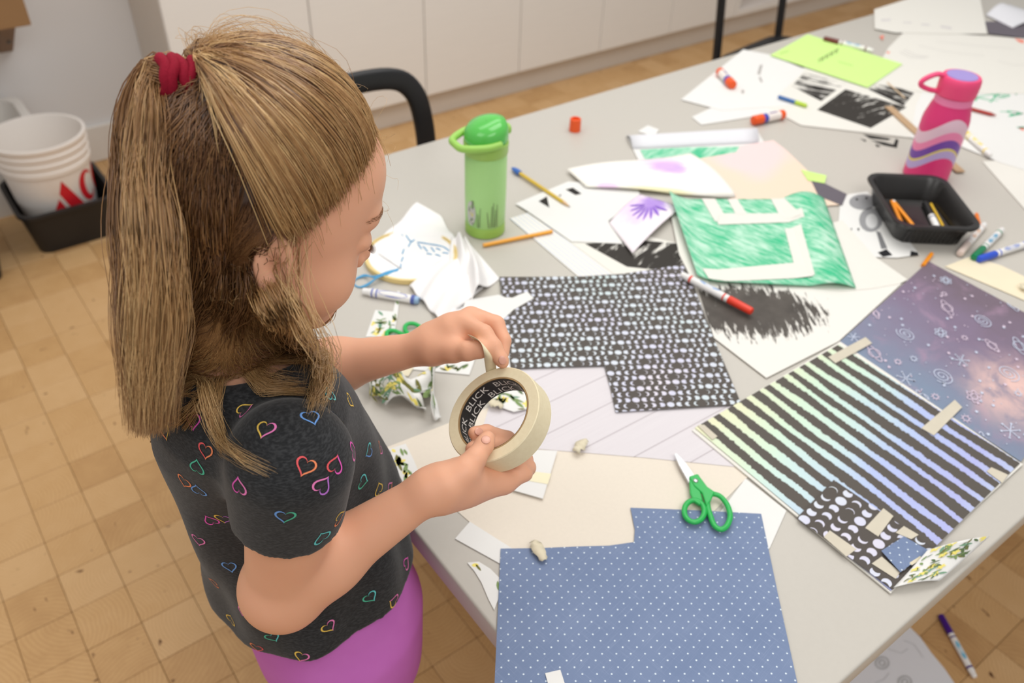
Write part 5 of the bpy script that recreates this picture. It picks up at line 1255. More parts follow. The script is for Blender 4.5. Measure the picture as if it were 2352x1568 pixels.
# ears
for sy in (-1, 1):
    up_e = (HR3 @ Vector((-.12, 0, 1))).normalized(); fw_ = HR3 @ Vector((1, 0, 0)); out_ = (HR3 @ Vector((-.50, sy * 1.0, .10))).normalized()
    yv = (up_e - out_ * up_e.dot(out_)).normalized(); xv = yv.cross(out_)
    if xv.dot(fw_) < 0: xv = -xv
    EM = np.array([[xv.x, yv.x, out_.x], [xv.y, yv.y, out_.y], [xv.z, yv.z, out_.z]])
    ec = hd(-.004, sy * .0735, -.006)
    H_add(ellips(ec - out_ * .001, (.0120, .0200, .0055), EM, .006))
    H_add(ellips(ec + out_ * .0060 + xv * .003 - yv * .002, (.0070, .0120, .0068), EM, .003, 'sub'))
    H_add(torus(ec + out_ * .0022, EM, .0122, .0026, .0022, 'add', .95, 1.5))
    H_add(torus(ec + out_ * .0018 - xv * .001, EM, .0078, .0017, .003, 'add', .95, 1.55))
    H_add(ellips(ec - yv * .0185 + xv * .002 + out_ * .001, (.0066, .0066, .0040), EM, .005))
    H_add(ball(ec + xv * .0100 - yv * .003 + out_ * .0015, .0034, .004))
N_HEAD = len(SKIN_PRIMS)
# neck, trunk
NK = Vector((.153, .580, 1.035))
H_add(cone(hd(-.026, 0, -.040), NK, .041, .043, .02))
H_add(loft([(.62, .19, .58, .085, .095), (.70, .185, .58, .085, .088), (.80, .18, .587, .080, .078), (.92, .165, .587, .078, .080), (.99, .155, .58, .064, .10), (1.03, .152, .58, .045, .08)], .03))
# arms
SR, SL = Vector((.146, .452, 1.012)), Vector((.160, .708, 1.008))
ER, WR = D(650, 1350, .770), D(985, 1128, .752)
EL, WL = D(640, 868, .915), D(978, 797, .848)
H_add(cone(SR, ER, .038, .0335, .02)); H_add(ball(ER, .0325, .02))
MR = ER.lerp(WR, .30); H_add(cone(ER, MR, .032, .030, .02)); H_add(cone(MR, WR, .030, .0180, .02))
H_add(cone(SL, EL, .037, .031, .02)); ML = EL.lerp(WL, .4); H_add(cone(EL, ML, .030, .0270, .02)); H_add(cone(ML, WL, .027, .0155, .02))
def finger(pts, r0, r1, k=.003):
    pts = [D(*p) for p in pts]; n = len(pts) - 1
    for i in range(n):
        a, b = r0 + (r1 - r0) * i / n, r0 + (r1 - r0) * (i + 1) / n
        SKIN_PRIMS.append(cone(pts[i], pts[i + 1], a, b, k if i else .006))
# right hand: palm under the roll, fingers come up through it, thumb on the near side
H_add(cone(WR, D(1062, 1104, .768), .0180, .022, .012)); H_add(cone(D(1010, 1118, .758), D(1130, 1092, .795), .0185, .0125, .012)); H_add(cone(D(1020, 1138, .762), D(1160, 1108, .792), .0145, .0105, .012))
H_add(cone(D(1030, 1108, .750), D(1068, 1082, .752), .0165, .0125, .010))
finger([(1120, 1082, .806), (1192, 1044, .828), (1166, 1008, .812), (1118, 992, .797), (1090, 994, .788)], .0090, .0066)
finger([(1140, 1092, .804), (1204, 1056, .822), (1172, 1026, .806), (1120, 1022, .790), (1084, 1030, .782)], .0092, .0066)
finger([(1150, 1102, .798), (1212, 1074, .812), (1186, 1046, .803), (1140, 1040, .792)], .0086, .0064)
finger([(1158, 1112, .790), (1206, 1088, .800), (1190, 1062, .797)], .0078, .0060)
finger([(1062, 1086, .750), (1092, 1052, .757), (1112, 1022, .765), (1120, 1006, .769)], .0105, .0072, .005)
# left hand: thumb and forefinger pinch the tape end
H_add(cone(WL, D(1040, 768, .845), .0158, .0205, .012)); H_add(cone(D(1000, 780, .855), D(1076, 738, .846), .019, .0115, .012)); H_add(cone(D(1010, 790, .868), D(1072, 742, .866), .017, .011, .012))
H_add(cone(D(1000, 803, .838), D(1042, 806, .827), .0155, .0115, .010))
finger([(1066, 742, .838), (1112, 766, .824), (1134, 796, .816), (1150, 824, .813), (1155, 832, .813)], .0098, .0062)
finger([(1082, 724, .852), (1140, 744, .846), (1157, 782, .838), (1156, 812, .833)], .0096, .0062)
finger([(1080, 732, .866), (1132, 750, .868), (1146, 786, .862), (1138, 808, .852)], .0090, .0062)
finger([(1066, 745, .878), (1110, 764, .884), (1122, 790, .876), (1116, 806, .868)], .0080, .0058)
finger([(1040, 806, .826), (1074, 806, .817), (1104, 802, .814), (1114, 800, .814)], .0102, .0070, .005)
girl = empty('person', (.17, .58, 0), 'girl in a dark heart-print T-shirt peeling tape off a roll', 'person')
s = SH('skin'); n1 = s.noise(s.coords('Object'), 14.0, 3.0); n2 = s.noise(s.coords('Object'), 260.0, 2.0)
skin_col = s.mix(n1, lin((226, 166, 134)), lin((236, 180, 148))); s.bump(n2, .06, .0004)
M_SKIN = s.done(skin_col, .5, .35); bs_ = s.b; bs_.inputs['Subsurface Weight'].default_value = .18; bs_.inputs['Subsurface Radius'].default_value = (.010, .004, .002); bs_.inputs['Subsurface Scale'].default_value = .6
bv, bf = sdf_mesh(SKIN_PRIMS, (-.02, .35, .60), (.52, .86, 1.34), .0022)
bv = relax(bv, bf, 2, .45)
body = np_mesh('body', bv, bf, M_SKIN, girl)
print('body', len(bv), time.time() - T_START)

# ------------------------------------------------------------------ T-shirt
def folds(dx, dy, z):
    a = np.arctan2(dy, dx)
    w_ = np.clip((.98 - z) / .2, 0, 1)
    return (.0035 * np.sin(a * 5 + z * 22) + .0025 * np.sin(a * 9 - z * 30)) * w_
SHIRT = [loft([(.690, .192, .582, .112, .112), (.76, .190, .586, .112, .102), (.84, .182, .588, .106, .092), (.90, .174, .588, .100, .092), (.95, .165, .586, .094, .100), (.985, .158, .582, .082, .112), (1.01, .154, .580, .068, .108), (1.03, .152, .580, .055, .085), (1.048, .150, .580, .046, .062)], .02, wob=folds)]
def sleeve(S0, E0, f1, r0, r1, arm):
    S0, e = Vector(S0), Vector(S0).lerp(Vector(E0), f1); d_ = V3((e - S0).normalized()); e3, s3 = V3(e), V3(S0)
    outer = cone(S0, e + (e - S0) * .25, r0, r1, .01).f
    inner = cone(e - (e - S0).normalized() * .035, e + (e - S0).normalized() * .08, arm, arm, .01).f
    def f(p):
        return np.maximum(np.maximum(outer(p), (p - e3) @ d_), -inner(p))
    return Prim(f, .022)
SHIRT += [sleeve(SR + Vector((0, .006, .004)), ER, .37, .0500, .0455, .0425), sleeve(SL - Vector((0, .006, -.004)), EL, .55, .050, .044, .0405)]
def hem_f(p): return p[..., 2] - (.708 + .014 * np.cos(np.arctan2(p[..., 1] - .58, p[..., 0] - .19)) )
SHIRT += [Prim(hem_f, .004, 'sub')]
SHIRT += [loft([(.60, .192, .582, .103, .103), (.728, .192, .582, .100, .094), (.732, .190, .58, .02, .02)], .003, 'sub')]
SHIRT += [cone(NK - Vector((-.004, 0, -.008)), NK + Vector((.03, 0, .07)), .050, .058, .006, 'sub')]
sv, sf = sdf_mesh(SHIRT, (.02, .36, .66), (.36, .84, 1.09), .0030)
sv = relax(sv, sf, 2, .4)
s = SH('charcoal_jersey'); o_ = s.coords('Object'); n1 = s.noise(o_, 700.0, 2.0); n2 = s.noise(s.vmul(o_, (260.0, 260.0, 900.0)), 1.0, 2.0)
s.bump(s.add(n1, n2), .25, .0005)
M_SHIRT = s.done(s.mix(s.smooth(n2, .35, .75), lin((36, 37, 39)), lin((60, 61, 63))), .85, .15, Sheen_Weight=.15, Sheen_Roughness=.5)
shirt = np_mesh('t_shirt', sv, sf, M_SHIRT, girl)
print('shirt', len(sv), time.time() - T_START)
# printed hearts, lying on the cloth
def heart2(n=30):
    out = []
    for k in range(n):
        t = 2 * math.pi * k / n; out.append((16 * math.sin(t) ** 3 / 17, (13 * math.cos(t) - 5 * math.cos(2 * t) - 2 * math.cos(3 * t) - math.cos(4 * t)) / 17))
    return out
tri = np.concatenate([sf[:, [0, 1, 2]], sf[:, [0, 2, 3]]])
sbvh = BVHTree.FromPolygons([tuple(v) for v in sv.tolist()], [tuple(f) for f in sf.tolist()])
PAL = {'m': (232, 96, 190), 'p': (236, 130, 190), 'y': (234, 196, 92), 'c': (104, 206, 208), 'b': (112, 160, 226), 'o': (238, 140, 96), 'r': (226, 92, 96), 't': (84, 188, 156), 'v': (190, 120, 214)}
HM_ = {k: flat('heart_ink_' + {'m': 'magenta', 'p': 'pink', 'y': 'yellow', 'c': 'cyan', 'b': 'blue', 'o': 'orange', 'r': 'red', 't': 'teal', 'v': 'violet'}[k], v, .7, .2, vary=.03) for k, v in PAL.items()}
KEYS = list(PAL); hv, hf, hm = [], [], []
def heart_at(loc_, nrm, upv, size, c1, c2):
    nrm = nrm.normalized(); y = (upv - nrm * upv.dot(nrm))
    if y.length < .05: return
    y.normalize(); x = y.cross(nrm); pts = heart2(); n = len(pts); ring = []
    for px_, py_ in pts:
        for f_ in (1.0, .80):
            p_ = loc_ + x * (px_ * size * f_) + y * (py_ * size * f_ + (1 - f_) * .06 * size)
            q, nn, _, dist = sbvh.find_nearest(p_)
            ring.append(q + nn * .0006)
    b = len(hv); hv.extend(ring)
    for k in range(n):
        k2 = (k + 1) % n; hf.append((b + 2 * k, b + 2 * k2, b + 2 * k2 + 1, b + 2 * k + 1)); hm.append(KEYS.index(c1 if pts[k][0] < 0 else c2))
hearts = '''445,966,mm 562,942,py 610,985,yp 757,905,cc 750,828,pp 714,958,bb 803,920,yy 811,1035,pm 847,1035,cb 873,1030,op 473,1035,ro 453,1072,tt 424,1105,oo 456,1125,bb 549,1117,pm 702,1070,ro 770,1068,mr 833,1105,tc 870,1122,yy 895,1120,op 740,1115,vp 655,1185,bt 779,1188,oy 824,1187,mp 485,1194,mm 513,1190,yv 456,1240,pp 740,1233,cc 932,1293,pm 528,1300,bb 492,1337,oo 850,1370,tc 904,1380,py 560,1406,pm 531,1421,yy 755,1438,yp 827,1453,ro 886,1472,pm 626,1462,tc 590,1486,or 693,1507,yp 785,1515,tb 806,862,pv 380,990,oy 738,740,rr 620,1330,cc'''.split()
rr = random.Random(3); placed = []
for h_ in hearts:
    u, v, cc = h_.split(','); d_ = ray(float(u), float(v)).normalized()
    hit, nn, _, _ = sbvh.ray_cast(Vector((0, 0, CAM_Z)), d_)
    if hit is None: continue
    t_ = rr.uniform(0, 6.28); up_ = Vector((0, 0, 1)) * math.cos(t_) + Vector((1, 0, 0)) * math.sin(t_) + Vector((0, 1, 0)) * math.sin(t_) * .6
    heart_at(hit, nn, up_, .0086, cc[0], cc[1]); placed.append(hit)
vn = sv[sf[:, 0]]
for _ in range(1500):
    p_ = Vector(sv[rr.randrange(len(sv))])
    if p_.z < .73 or proj(p_)[2] < .1 or any((p_ - q).length < .034 for q in placed): continue
    d_ = (p_ - Vector((0, 0, CAM_Z))); hit, nn, _, dist = sbvh.ray_cast(Vector((0, 0, CAM_Z)), d_.normalized())
    if hit is not None and (hit - p_).length < .012: continue       # the side seen in the picture is already done
    q, nn, _, _ = sbvh.find_nearest(p_); placed.append(p_)
    heart_at(q, nn, Vector((rr.uniform(-1, 1), rr.uniform(-1, 1), rr.uniform(-1, 1))), .0078, rr.choice(KEYS), rr.choice(KEYS))
tag(mesh('heart_print', hv, hf, [HM_[k] for k in KEYS], shirt, False, hm), kind='stuff')

# ------------------------------------------------------------------ trousers, shoes
TROU = [loft([(.56, .203, .578, .098, .112), (.64, .203, .578, .103, .112), (.70, .190, .58, .096, .094), (.735, .188, .58, .090, .086)], .03)]
for sy in (-1, 1):
    TROU += [cone((.192, .58 + sy * .055, .60), (.18, .58 + sy * .062, .34), .066, .050, .03), cone((.18, .58 + sy * .062, .34), (.165, .58 + sy * .066, .07), .050, .042, .02)]
tv, tf = sdf_mesh(TROU, (.04, .38, .02), (.36, .80, .76), .005)
s = SH('orchid_jersey'); n1 = s.noise(s.coords('Object'), 30.0, 3.0); s.bump(n1, .2, .002)
np_mesh('trousers', relax(tv, tf, 2), tf, s.done(s.mix(n1, lin((196, 106, 190)), lin((206, 118, 200))), .75, .2), girl)
for sy in (-1, 1):
    yy = .58 + sy * .068
    tv, tf = sdf_mesh([ellips((.205, yy, .032), (.105, .038, .034), None, .02), cone((.15, yy, .03), (.15, yy, .075), .038, .034, .02), Prim(lambda p: .012 - p[..., 2], .003, 'int') if False else rbox((.20, yy, -.03), (.2, .1, .032), .001, None, .002, 'sub')], (.06, yy - .06, -.02), (.34, yy + .06, .13), .004)
    sh = np_mesh('shoe', relax(tv, tf, 1), tf, flat('shoe_canvas', (226, 222, 220), .7, .2), girl)
    tv, tf = sdf_mesh([ellips((.205, yy, .016), (.110, .042, .022), None, .01), rbox((.20, yy, -.033), (.2, .1, .034), .001, None, .002, 'sub'), rbox((.20, yy, .040), (.2, .1, .024), .001, None, .002, 'sub')], (.06, yy - .06, -.02), (.34, yy + .06, .05), .004)
    so = np_mesh('sole', tv, tf, flat('shoe_rubber', (240, 240, 238), .6, .3), None); so.parent = sh
print('clothes', time.time() - T_START)
# ------------------------------------------------------------------ hair: half pulled up into a ponytail, rest loose
HEADP = SKIN_PRIMS[:N_HEAD + 1]
HNf = np.array(HR3, dtype=np.float64); HCn = np.array(HC)
def to_w(p): return (p * HS) @ HNf.T + HCn
def push_out(prims, pts, dist, it=3, w=1.0):
    sh_ = pts.shape; q = pts.reshape(-1, 3).astype(np.float32); dist = np.broadcast_to(np.asarray(dist, np.float32), sh_[:-1]).reshape(-1)
    for _ in range(it):
        d = sdf_eval(prims, q); ix = np.nonzero(d < dist)[0]
        if not len(ix): break
        e = .001; g = np.stack([sdf_eval(prims, q[ix] + np.eye(3, dtype=np.float32)[a] * e) - d[ix] for a in range(3)], -1); g /= (np.linalg.norm(g, axis=-1, keepdims=True) + 1e-9)
        q[ix] += g * ((dist[ix] - d[ix]) * w)[:, None]
    return q.reshape(sh_).astype(np.float64)
SKCn, SKRn = np.array(SKC), np.array(SKR) + np.array([.003, .003, .006])
TL_ = np.array([-.062, 0, .093])                        # where the tie sits, head coordinates
TDIR = np.array([-.98, 0, -.16])
def hairline_x(z): return np.interp(z, [-.06, -.02, .005, .03, .055, .085, .11], [-.02, -.008, .002, .016, .034, .060, .086])
def scalp(n, cond):
    out = []
    while sum(len(o) for o in out) < n:
        d = RNG.normal(size=(n * 3, 3)); d /= np.linalg.norm(d, axis=1, keepdims=True)
        p = SKCn + d * (1 / np.linalg.norm(d / SKRn, axis=1))[:, None]
        out.append(p[cond(p)])
    return np.concatenate(out)[:n]
EARX, EARZ = -.004, .020
def front_of_section(p):
    ax, az = TL_[0] - EARX, TL_[2] - EARZ
    return (ax * (p[:, 2] - EARZ) - az * (p[:, 0] - EARX)) < .0      # ahead of the line ear-top -> tie
def onsurf(d, lift):
    d = d / np.linalg.norm(d, axis=-1, keepdims=True)
    r = 1 / np.linalg.norm(d / SKRn, axis=-1); return SKCn + d * (r + lift)[..., None]
STR = []            # (points [n,m,3] world, radius, tone0, tone1)
def smooth_noise(n, m, amp, k=3):
    c = RNG.normal(size=(n, k + 2, 3)) * amp; t = np.linspace(0, k + 1, m); i = np.minimum(t.astype(int), k); f = (t - i)[None, :, None]; f = f * f * (3 - 2 * f)
    return c[:, i] * (1 - f) + c[:, i + 1] * f
def pulled(nc, per, m=14, lift0=.0015, lift1=.006, wild=0.0, cond=None):
    c = scalp(nc, cond or (lambda p: front_of_section(p) & (p[:, 0] < hairline_x(p[:, 2])) & (p[:, 2] > .016)))
    cl = np.repeat(c, per, 0); n = len(cl)
    root = cl + RNG.normal(size=(n, 3)) * .0055
    okk = root[:, 0] < hairline_x(root[:, 2]) + .003; root[~okk] = cl[~okk]
    clift = np.repeat(RNG.uniform(0, 1, nc), per); t = np.linspace(0, 1, m)[None, :]
    td = TL_ - SKCn
    dr, dc = (root - SKCn)[:, None], (cl - SKCn)[:, None]
    dr /= np.linalg.norm(dr, axis=-1, keepdims=True); dc /= np.linalg.norm(dc, axis=-1, keepdims=True); tdn = td / np.linalg.norm(td)
    g = .65 * np.clip(t * 2, 0, 1)[..., None]; base = dr * (1 - g) + dc * g
    tt = (t ** 1.0)[..., None]
    d = base * (1 - tt) + tdn * tt
    lift = lift0 + (lift1 * (.5 + .9 * clift[:, None])) * np.sin(np.pi * np.clip(t * .9 + .06, 0, 1)) + RNG.uniform(0, .0025, (n, 1))
    p = onsurf(d, lift)
    e = RNG.normal(size=(n, 2)) * .0045; endp = TL_ + np.stack([e[:, 0] * .36, e[:, 1], e[:, 0] * .93], -1) + TDIR * .006
    w = np.clip((t - .80) / .20, 0, 1)[..., None] ** 1.5; p = p * (1 - w) + endp[:, None] * w
    if wild: p = p + smooth_noise(n, m, wild) * np.sin(np.pi * t)[..., None] + (p - SKCn) * (np.abs(RNG.normal(size=(n, 1, 1))) * wild * 6 * np.sin(np.pi * t)[..., None])
    pw = to_w(p); pw = push_out(HEADP, pw, .0018 + .002 * RNG.random((n, 1)), 2)
    return pw, clift
pw, cl = pulled(620, 13); STR.append((pw, .00034, .16 + .84 * np.repeat(RNG.random(620), 13) + RNG.normal(size=len(pw)) * .10, None))
pw, cl = pulled(160, 8, cond=lambda p: (p[:, 0] < hairline_x(p[:, 2])) & (p[:, 0] > hairline_x(p[:, 2]) - .012) & (p[:, 2] > .02)); STR.append((pw, .00026, .55 + .3 * RNG.random(len(pw)), None))
_hx = hairline_x; hairline_x = lambda z: _hx(z) + .03
pw, cl = pulled(420, 1, cond=lambda p: (p[:, 0] < _hx(p[:, 2]) + RNG.exponential(.006, len(p))) & (p[:, 0] > _hx(p[:, 2]) - .004) & (p[:, 2] > .012), lift0=.0005); STR.append((pw, .00019, .6 + .4 * RNG.random(len(pw)), None)); hairline_x = _hx
pw, cl = pulled(130, 1, wild=.0035, lift1=.012); STR.append((pw, .00016, .6 + .3 * RNG.random(len(pw)), None))
def lay_on(c):
    if len(c) == 2: return Vector(c[1])
    u, v, dp = c
    if v > 690 and u > 400:             # let the ends of the locks come to rest on shoulder and chest
        hit, _, _, _ = sbvh.ray_cast(Vector((0, 0, CAM_Z)), ray(u, v).normalized())
        if hit is not None: dp = dp + max(0.0, proj(hit)[2] - .010 - dp) * min(1.0, (v - 690) / 110)
    return D(u, v, dp)
def px_path(ctrl, m):
    return np.array([tuple(p) for p in catmull([lay_on(c) for c in ctrl], max(2, int(math.ceil(m / (len(ctrl) - 1)))))])
def resample(path, m):
    path = np.asarray(path); s_ = np.concatenate([[0], np.cumsum(np.linalg.norm(np.diff(path, axis=0), axis=1))]); t = np.linspace(0, s_[-1], m)
    return np.stack([np.interp(t, s_, path[:, a]) for a in range(3)], -1)
AX = [np.array(CAMX), np.array(CAMY), np.array(CAMF)]
def lock(ctrl, n, width, m=18, rad=.0003, tone=(.3, .6), noise=.003, tipvar=.12, clumps=8, shape=None, deep=1.0, avoid=True):
    """strands along a centre line; width: radius of the bundle along the way (metres)"""
    c = resample(px_path(ctrl, m * 2), m); wd = np.interp(np.linspace(0, 1, m), np.linspace(0, 1, len(width)), width)
    cid = RNG.integers(0, clumps, n); cc = RNG.normal(size=(clumps, 2)) * .5; off = cc[cid] + RNG.normal(size=(n, 2)) * .28
    off = off / np.maximum(1, np.linalg.norm(off, axis=1, keepdims=True) / 1.15)
    tang = np.gradient(c, axis=0); tang /= np.linalg.norm(tang, axis=1, keepdims=True)
    a1 = np.cross(tang, AX[2]); a1 /= np.linalg.norm(a1, axis=1, keepdims=True) + 1e-9; a2 = np.cross(tang, a1)
    p = c[None] + (off[:, :1, None] * a1[None] + deep * off[:, 1:, None] * a2[None]) * wd[None, :, None]
    p = p + smooth_noise(n, m, noise)
    L_f = 1 - tipvar * RNG.random(n) ** 2
    t = np.linspace(0, 1, m); q = np.empty_like(p)
    for i in range(n):
        tt = t * L_f[i]; x = tt * (m - 1); k = np.minimum(x.astype(int), m - 2); f = (x - k)[:, None]; q[i] = p[i, k] * (1 - f) + p[i, k + 1] * f
    if avoid:
        q = push_out(HEADP, q, .004, 2); q = push_out(SHIRT[:3], q, .002 + .004 * RNG.random((n, 1)), 3)
    ct = RNG.random(clumps)
    STR.append((q, rad, tone[0] + (tone[1] - tone[0]) * (ct[cid] * .6 + RNG.random(n) * .4), .22))
TC = Vector(to_w((TL_ + TDIR * .014)[None])[0]); TW = (Vector(to_w((TL_ + TDIR * .05)[None])[0]) - TC).normalized()
tu, tv_, td_ = proj(TC); print('tie at', tu, tv_, td_)
# ponytail
lock([('w', TC - TW * .006), ('w', TC + TW * .012), (366, 158, td_ + .003), (334, 200, td_ + .007), (316, 280, td_ + .010), (322, 410, td_ + .014), (335, 560, td_ + .016), (342, 720, td_ + .016), (344, 860, td_ + .014), (344, 985, td_ + .014)], 1900, [.007, .007, .009, .013, .016, .0185, .0185, .018, .016, .013], 26, .00034, (.02, .66), .0026, .10, 34)
lock([('w', TC), (370, 162, td_ - .001), (352, 210, td_ - .004), (352, 285, td_ - .010), (346, 410, td_ - .012), (358, 560, td_ - .012), (358, 700, td_ - .008), (350, 840, td_), (344, 960, td_ + .006)], 600, [.006, .007, .010, .012, .013, .014, .014, .013, .010], 24, .0003, (.2, .85), .0035, .15, 12)
# loose hair from the back of the head and behind the ears, toned darker to paint in its shade
def loose(n, sgn, m=20):
    root = scalp(n, lambda p: (~front_of_section(p)) & (p[:, 2] > -.055) & (p[:, 0] < EARX - .016 - .032 * np.clip(np.abs(p[:, 1]) / .07, 0, 1) ** 2) & (p[:, 1] * sgn > -.012))
    s_ = np.clip(root[:, 1] * sgn / .070, 0, 1); j = RNG.random(n)
    rw = to_w(root); nrm = (root - SKCn); nrm /= np.linalg.norm(nrm, axis=1, keepdims=True); nw = nrm @ HNf.T
    out = np.empty((n, m, 3))
    for i in range(n):
        s1 = s_[i]; jj = j[i] - .5
        if sgn < 0:
            k2 = (345 + 165 * s1 + 40 * jj, 600, .690 - .072 * s1 + .02 * jj); k3 = (335 + 85 * s1 + 50 * jj, 790, .690 - .050 * s1); k4 = (322 + 40 * s1 + 40 * jj, 950 + 50 * RNG.random(), .690 - .030 * s1)
        else:
            k2 = (345 + 60 * s1 + 40 * jj, 560, .71 + .06 * s1); k3 = (345 + 40 * s1 + 50 * jj, 740, .72 + .07 * s1); k4 = (340 + 40 * s1 + 50 * jj, 900 + 50 * RNG.random(), .72 + .07 * s1)
        P0 = Vector(rw[i]); P1 = P0 + Vector(nw[i]) * .010 + Vector((0, 0, -.022))
        if proj(P0)[1] > 520: ctrl = [P0, P1, D(*k3), D(*k4)]
        else: ctrl = [P0, P1, D(*k2), D(*k3), D(*k4)]
        out[i] = resample(np.array([tuple(q) for q in catmull(ctrl, 7)]), m)
    out += smooth_noise(n, m, .0022)
    out = push_out(HEADP, out, .0025 + .004 * RNG.random((n, 1)), 2); out = push_out(SHIRT[:3], out, .003 + .006 * RNG.random((n, 1)), 3)
    STR.append((out, .00034, .12 + .38 * RNG.random(n), .28))
loose(2300, -1); loose(900, 1)
lock([(570, 425, .606), (556, 490, .606), (530, 560, .612), (510, 650, .614), (492, 740, .614)], 380, [.010, .012, .011, .014, .012], 20, .0003, (.02, .42), .003, .25, 16, deep=.4)
# locks over the shoulder and beside the cheek
lock([(525, 420, .628), (502, 540, .616), (480, 650, .616), (448, 760, .628), (420, 880, .645)], 340, [.014, .018, .018, .014, .008], 22, .0003, (.05, .45), .004, .3, 14, deep=.5)
lock([(530, 480, .622), (522, 580, .612), (520, 680, .606), (500, 760, .606), (470, 850, .620)], 160, [.010, .014, .016, .014, .008], 20, .0003, (.1, .6), .005, .3, 9, deep=.5)
lock([(545, 560, .622), (520, 660, .618), (505, 760, .612), (545, 850, .600), (620, 893, .594), (700, 892, .598)], 280, [.010, .013, .014, .013, .011, .007], 20, .0003, (.35, .75), .0025, .2, 7, deep=.5)
lock([(545, 600, .618), (525, 720, .610), (480, 820, .612), (470, 900, .608), (500, 985, .602), (545, 1045, .60), (620, 1084, .602)], 110, [.008, .011, .010, .009, .008, .007, .004], 22, .00026, (.4, .85), .0028, .3, 7, deep=.5)
lock([(590, 672, .604), (596, 745, .598), (560, 850, .598), (490, 920, .602), (500, 1000, .602), (530, 1035, .602)], 90, [.008, .012, .011, .008, .006, .004], 20, .00028, (.4, .8), .003, .25, 4, deep=.5)
lock([(625, 668, .602), (662, 740, .594), (716, 810, .590), (735, 880, .592), (718, 945, .598)], 260, [.010, .015, .014, .010, .006], 20, .0003, (.45, .9), .0032, .22, 8, deep=.6)
lock([(668, 545, .600), (668, 640, .594), (690, 730, .588), (725, 800, .586), (738, 860, .590)], 45, [.010, .014, .016, .014, .010], 20, .00024, (.5, .9), .005, .35, 8, deep=.6)
lock([(570, 655, .606), (580, 700, .600), (600, 770, .594), (650, 840, .592), (705, 870, .594)], 70, [.010, .014, .016, .014, .008], 20, .00026, (.35, .75), .004, .3, 7, deep=.6)
lock([(560, 672, .606), (548, 740, .602), (566, 815, .600), (612, 868, .598), (680, 880, .600)], 190, [.012, .017, .016, .013, .008], 20, .00026, (.2, .75), .005, .3, 8, deep=.6)
lock([(600, 676, .602), (616, 740, .598), (650, 800, .596), (690, 850, .598)], 130, [.012, .016, .016, .010], 18, .00024, (.35, .85), .006, .35, 8, deep=.6)
lock([(735, 712, .690), (750, 716, .70), (744, 748, .705)], 14, [.004, .006, .004], 10, .0003, (.4, .7), .002, .3, 3)
# thin flyaways round the outline
for _ in range(46):
    a = RNG.uniform(-.3, 2.6); u0, v0 = 590 + 290 * math.cos(a), 400 - 290 * math.sin(a)
    lock([(u0, v0, .66), (u0 + 30 * math.cos(a) + RNG.normal() * 14, v0 - 24 * math.sin(a) + RNG.normal() * 14, .66), (u0 + RNG.normal() * 50, v0 + 40 + RNG.normal() * 26, .65)], 1, [.001, .004, .006], 10, .00010, (.6, .9), .004, .3, 1, avoid=False)
for _ in range(60):
    u0, v0 = RNG.uniform(285, 345), RNG.uniform(260, 900)
    lock([(u0 + 20, v0 - 90, td_), (u0 - 12 + RNG.normal() * 10, v0, td_), (u0 + RNG.normal() * 16, v0 + 90, td_ + .01)], 1, [.001, .004, .006], 10, .00010, (.5, .8), .003, .3, 1, avoid=False)
for _ in range(90):
    u0, v0 = RNG.uniform(420, 640), RNG.uniform(480, 700)
    lock([(u0, v0, .612), (u0 - 30 + RNG.normal() * 20, v0 + 40 + RNG.normal() * 24, .602), (u0 - 40 + RNG.normal() * 36, v0 + 100 + RNG.normal() * 40, .605)], 1, [.001, .004, .006], 10, .00011, (.5, .85), .004, .3, 1)
def strands_mesh(groups):
    V_, F_, Tn = [], [], []; base = 0
    for pts, rad, t0, dt in groups:
        n, m, _ = pts.shape
        tg = np.gradient(pts, axis=1); tg /= np.linalg.norm(tg, axis=-1, keepdims=True) + 1e-9
        ref = np.array([.31, .52, .80]); a = np.cross(tg, ref); a /= np.linalg.norm(a, axis=-1, keepdims=True) + 1e-9; b = np.cross(tg, a)
        taper = np.interp(np.linspace(0, 1, m), [0, .05, .7, 1], [.7, 1, .9, .25])[None, :, None] * rad
        ring = np.stack([pts + taper * (a * math.cos(q) + b * math.sin(q)) for q in (0, 2.0944, 4.18879)], 2)     # n,m,3,3
        V_.append(ring.reshape(-1, 3))
        tone = np.asarray(t0)[:, None] + (0 if dt is None else dt) * np.linspace(0, 1, m)[None] ** 1.5
        Tn.append(np.repeat(np.broadcast_to(tone, (n, m)).reshape(-1), 3))
        idx = base + (np.arange(n)[:, None, None] * m + np.arange(m - 1)[None, :, None]) * 3 + np.arange(3)[None, None]
        nx = base + (np.arange(n)[:, None, None] * m + np.arange(m - 1)[None, :, None]) * 3 + ((np.arange(3) + 1) % 3)[None, None]
        F_.append(np.stack([idx, nx, nx + 3, idx + 3], -1).reshape(-1, 4)); base += n * m * 3
    return np.concatenate(V_), np.concatenate(F_), np.concatenate(Tn)
hvv, hff, htone = strands_mesh(STR)
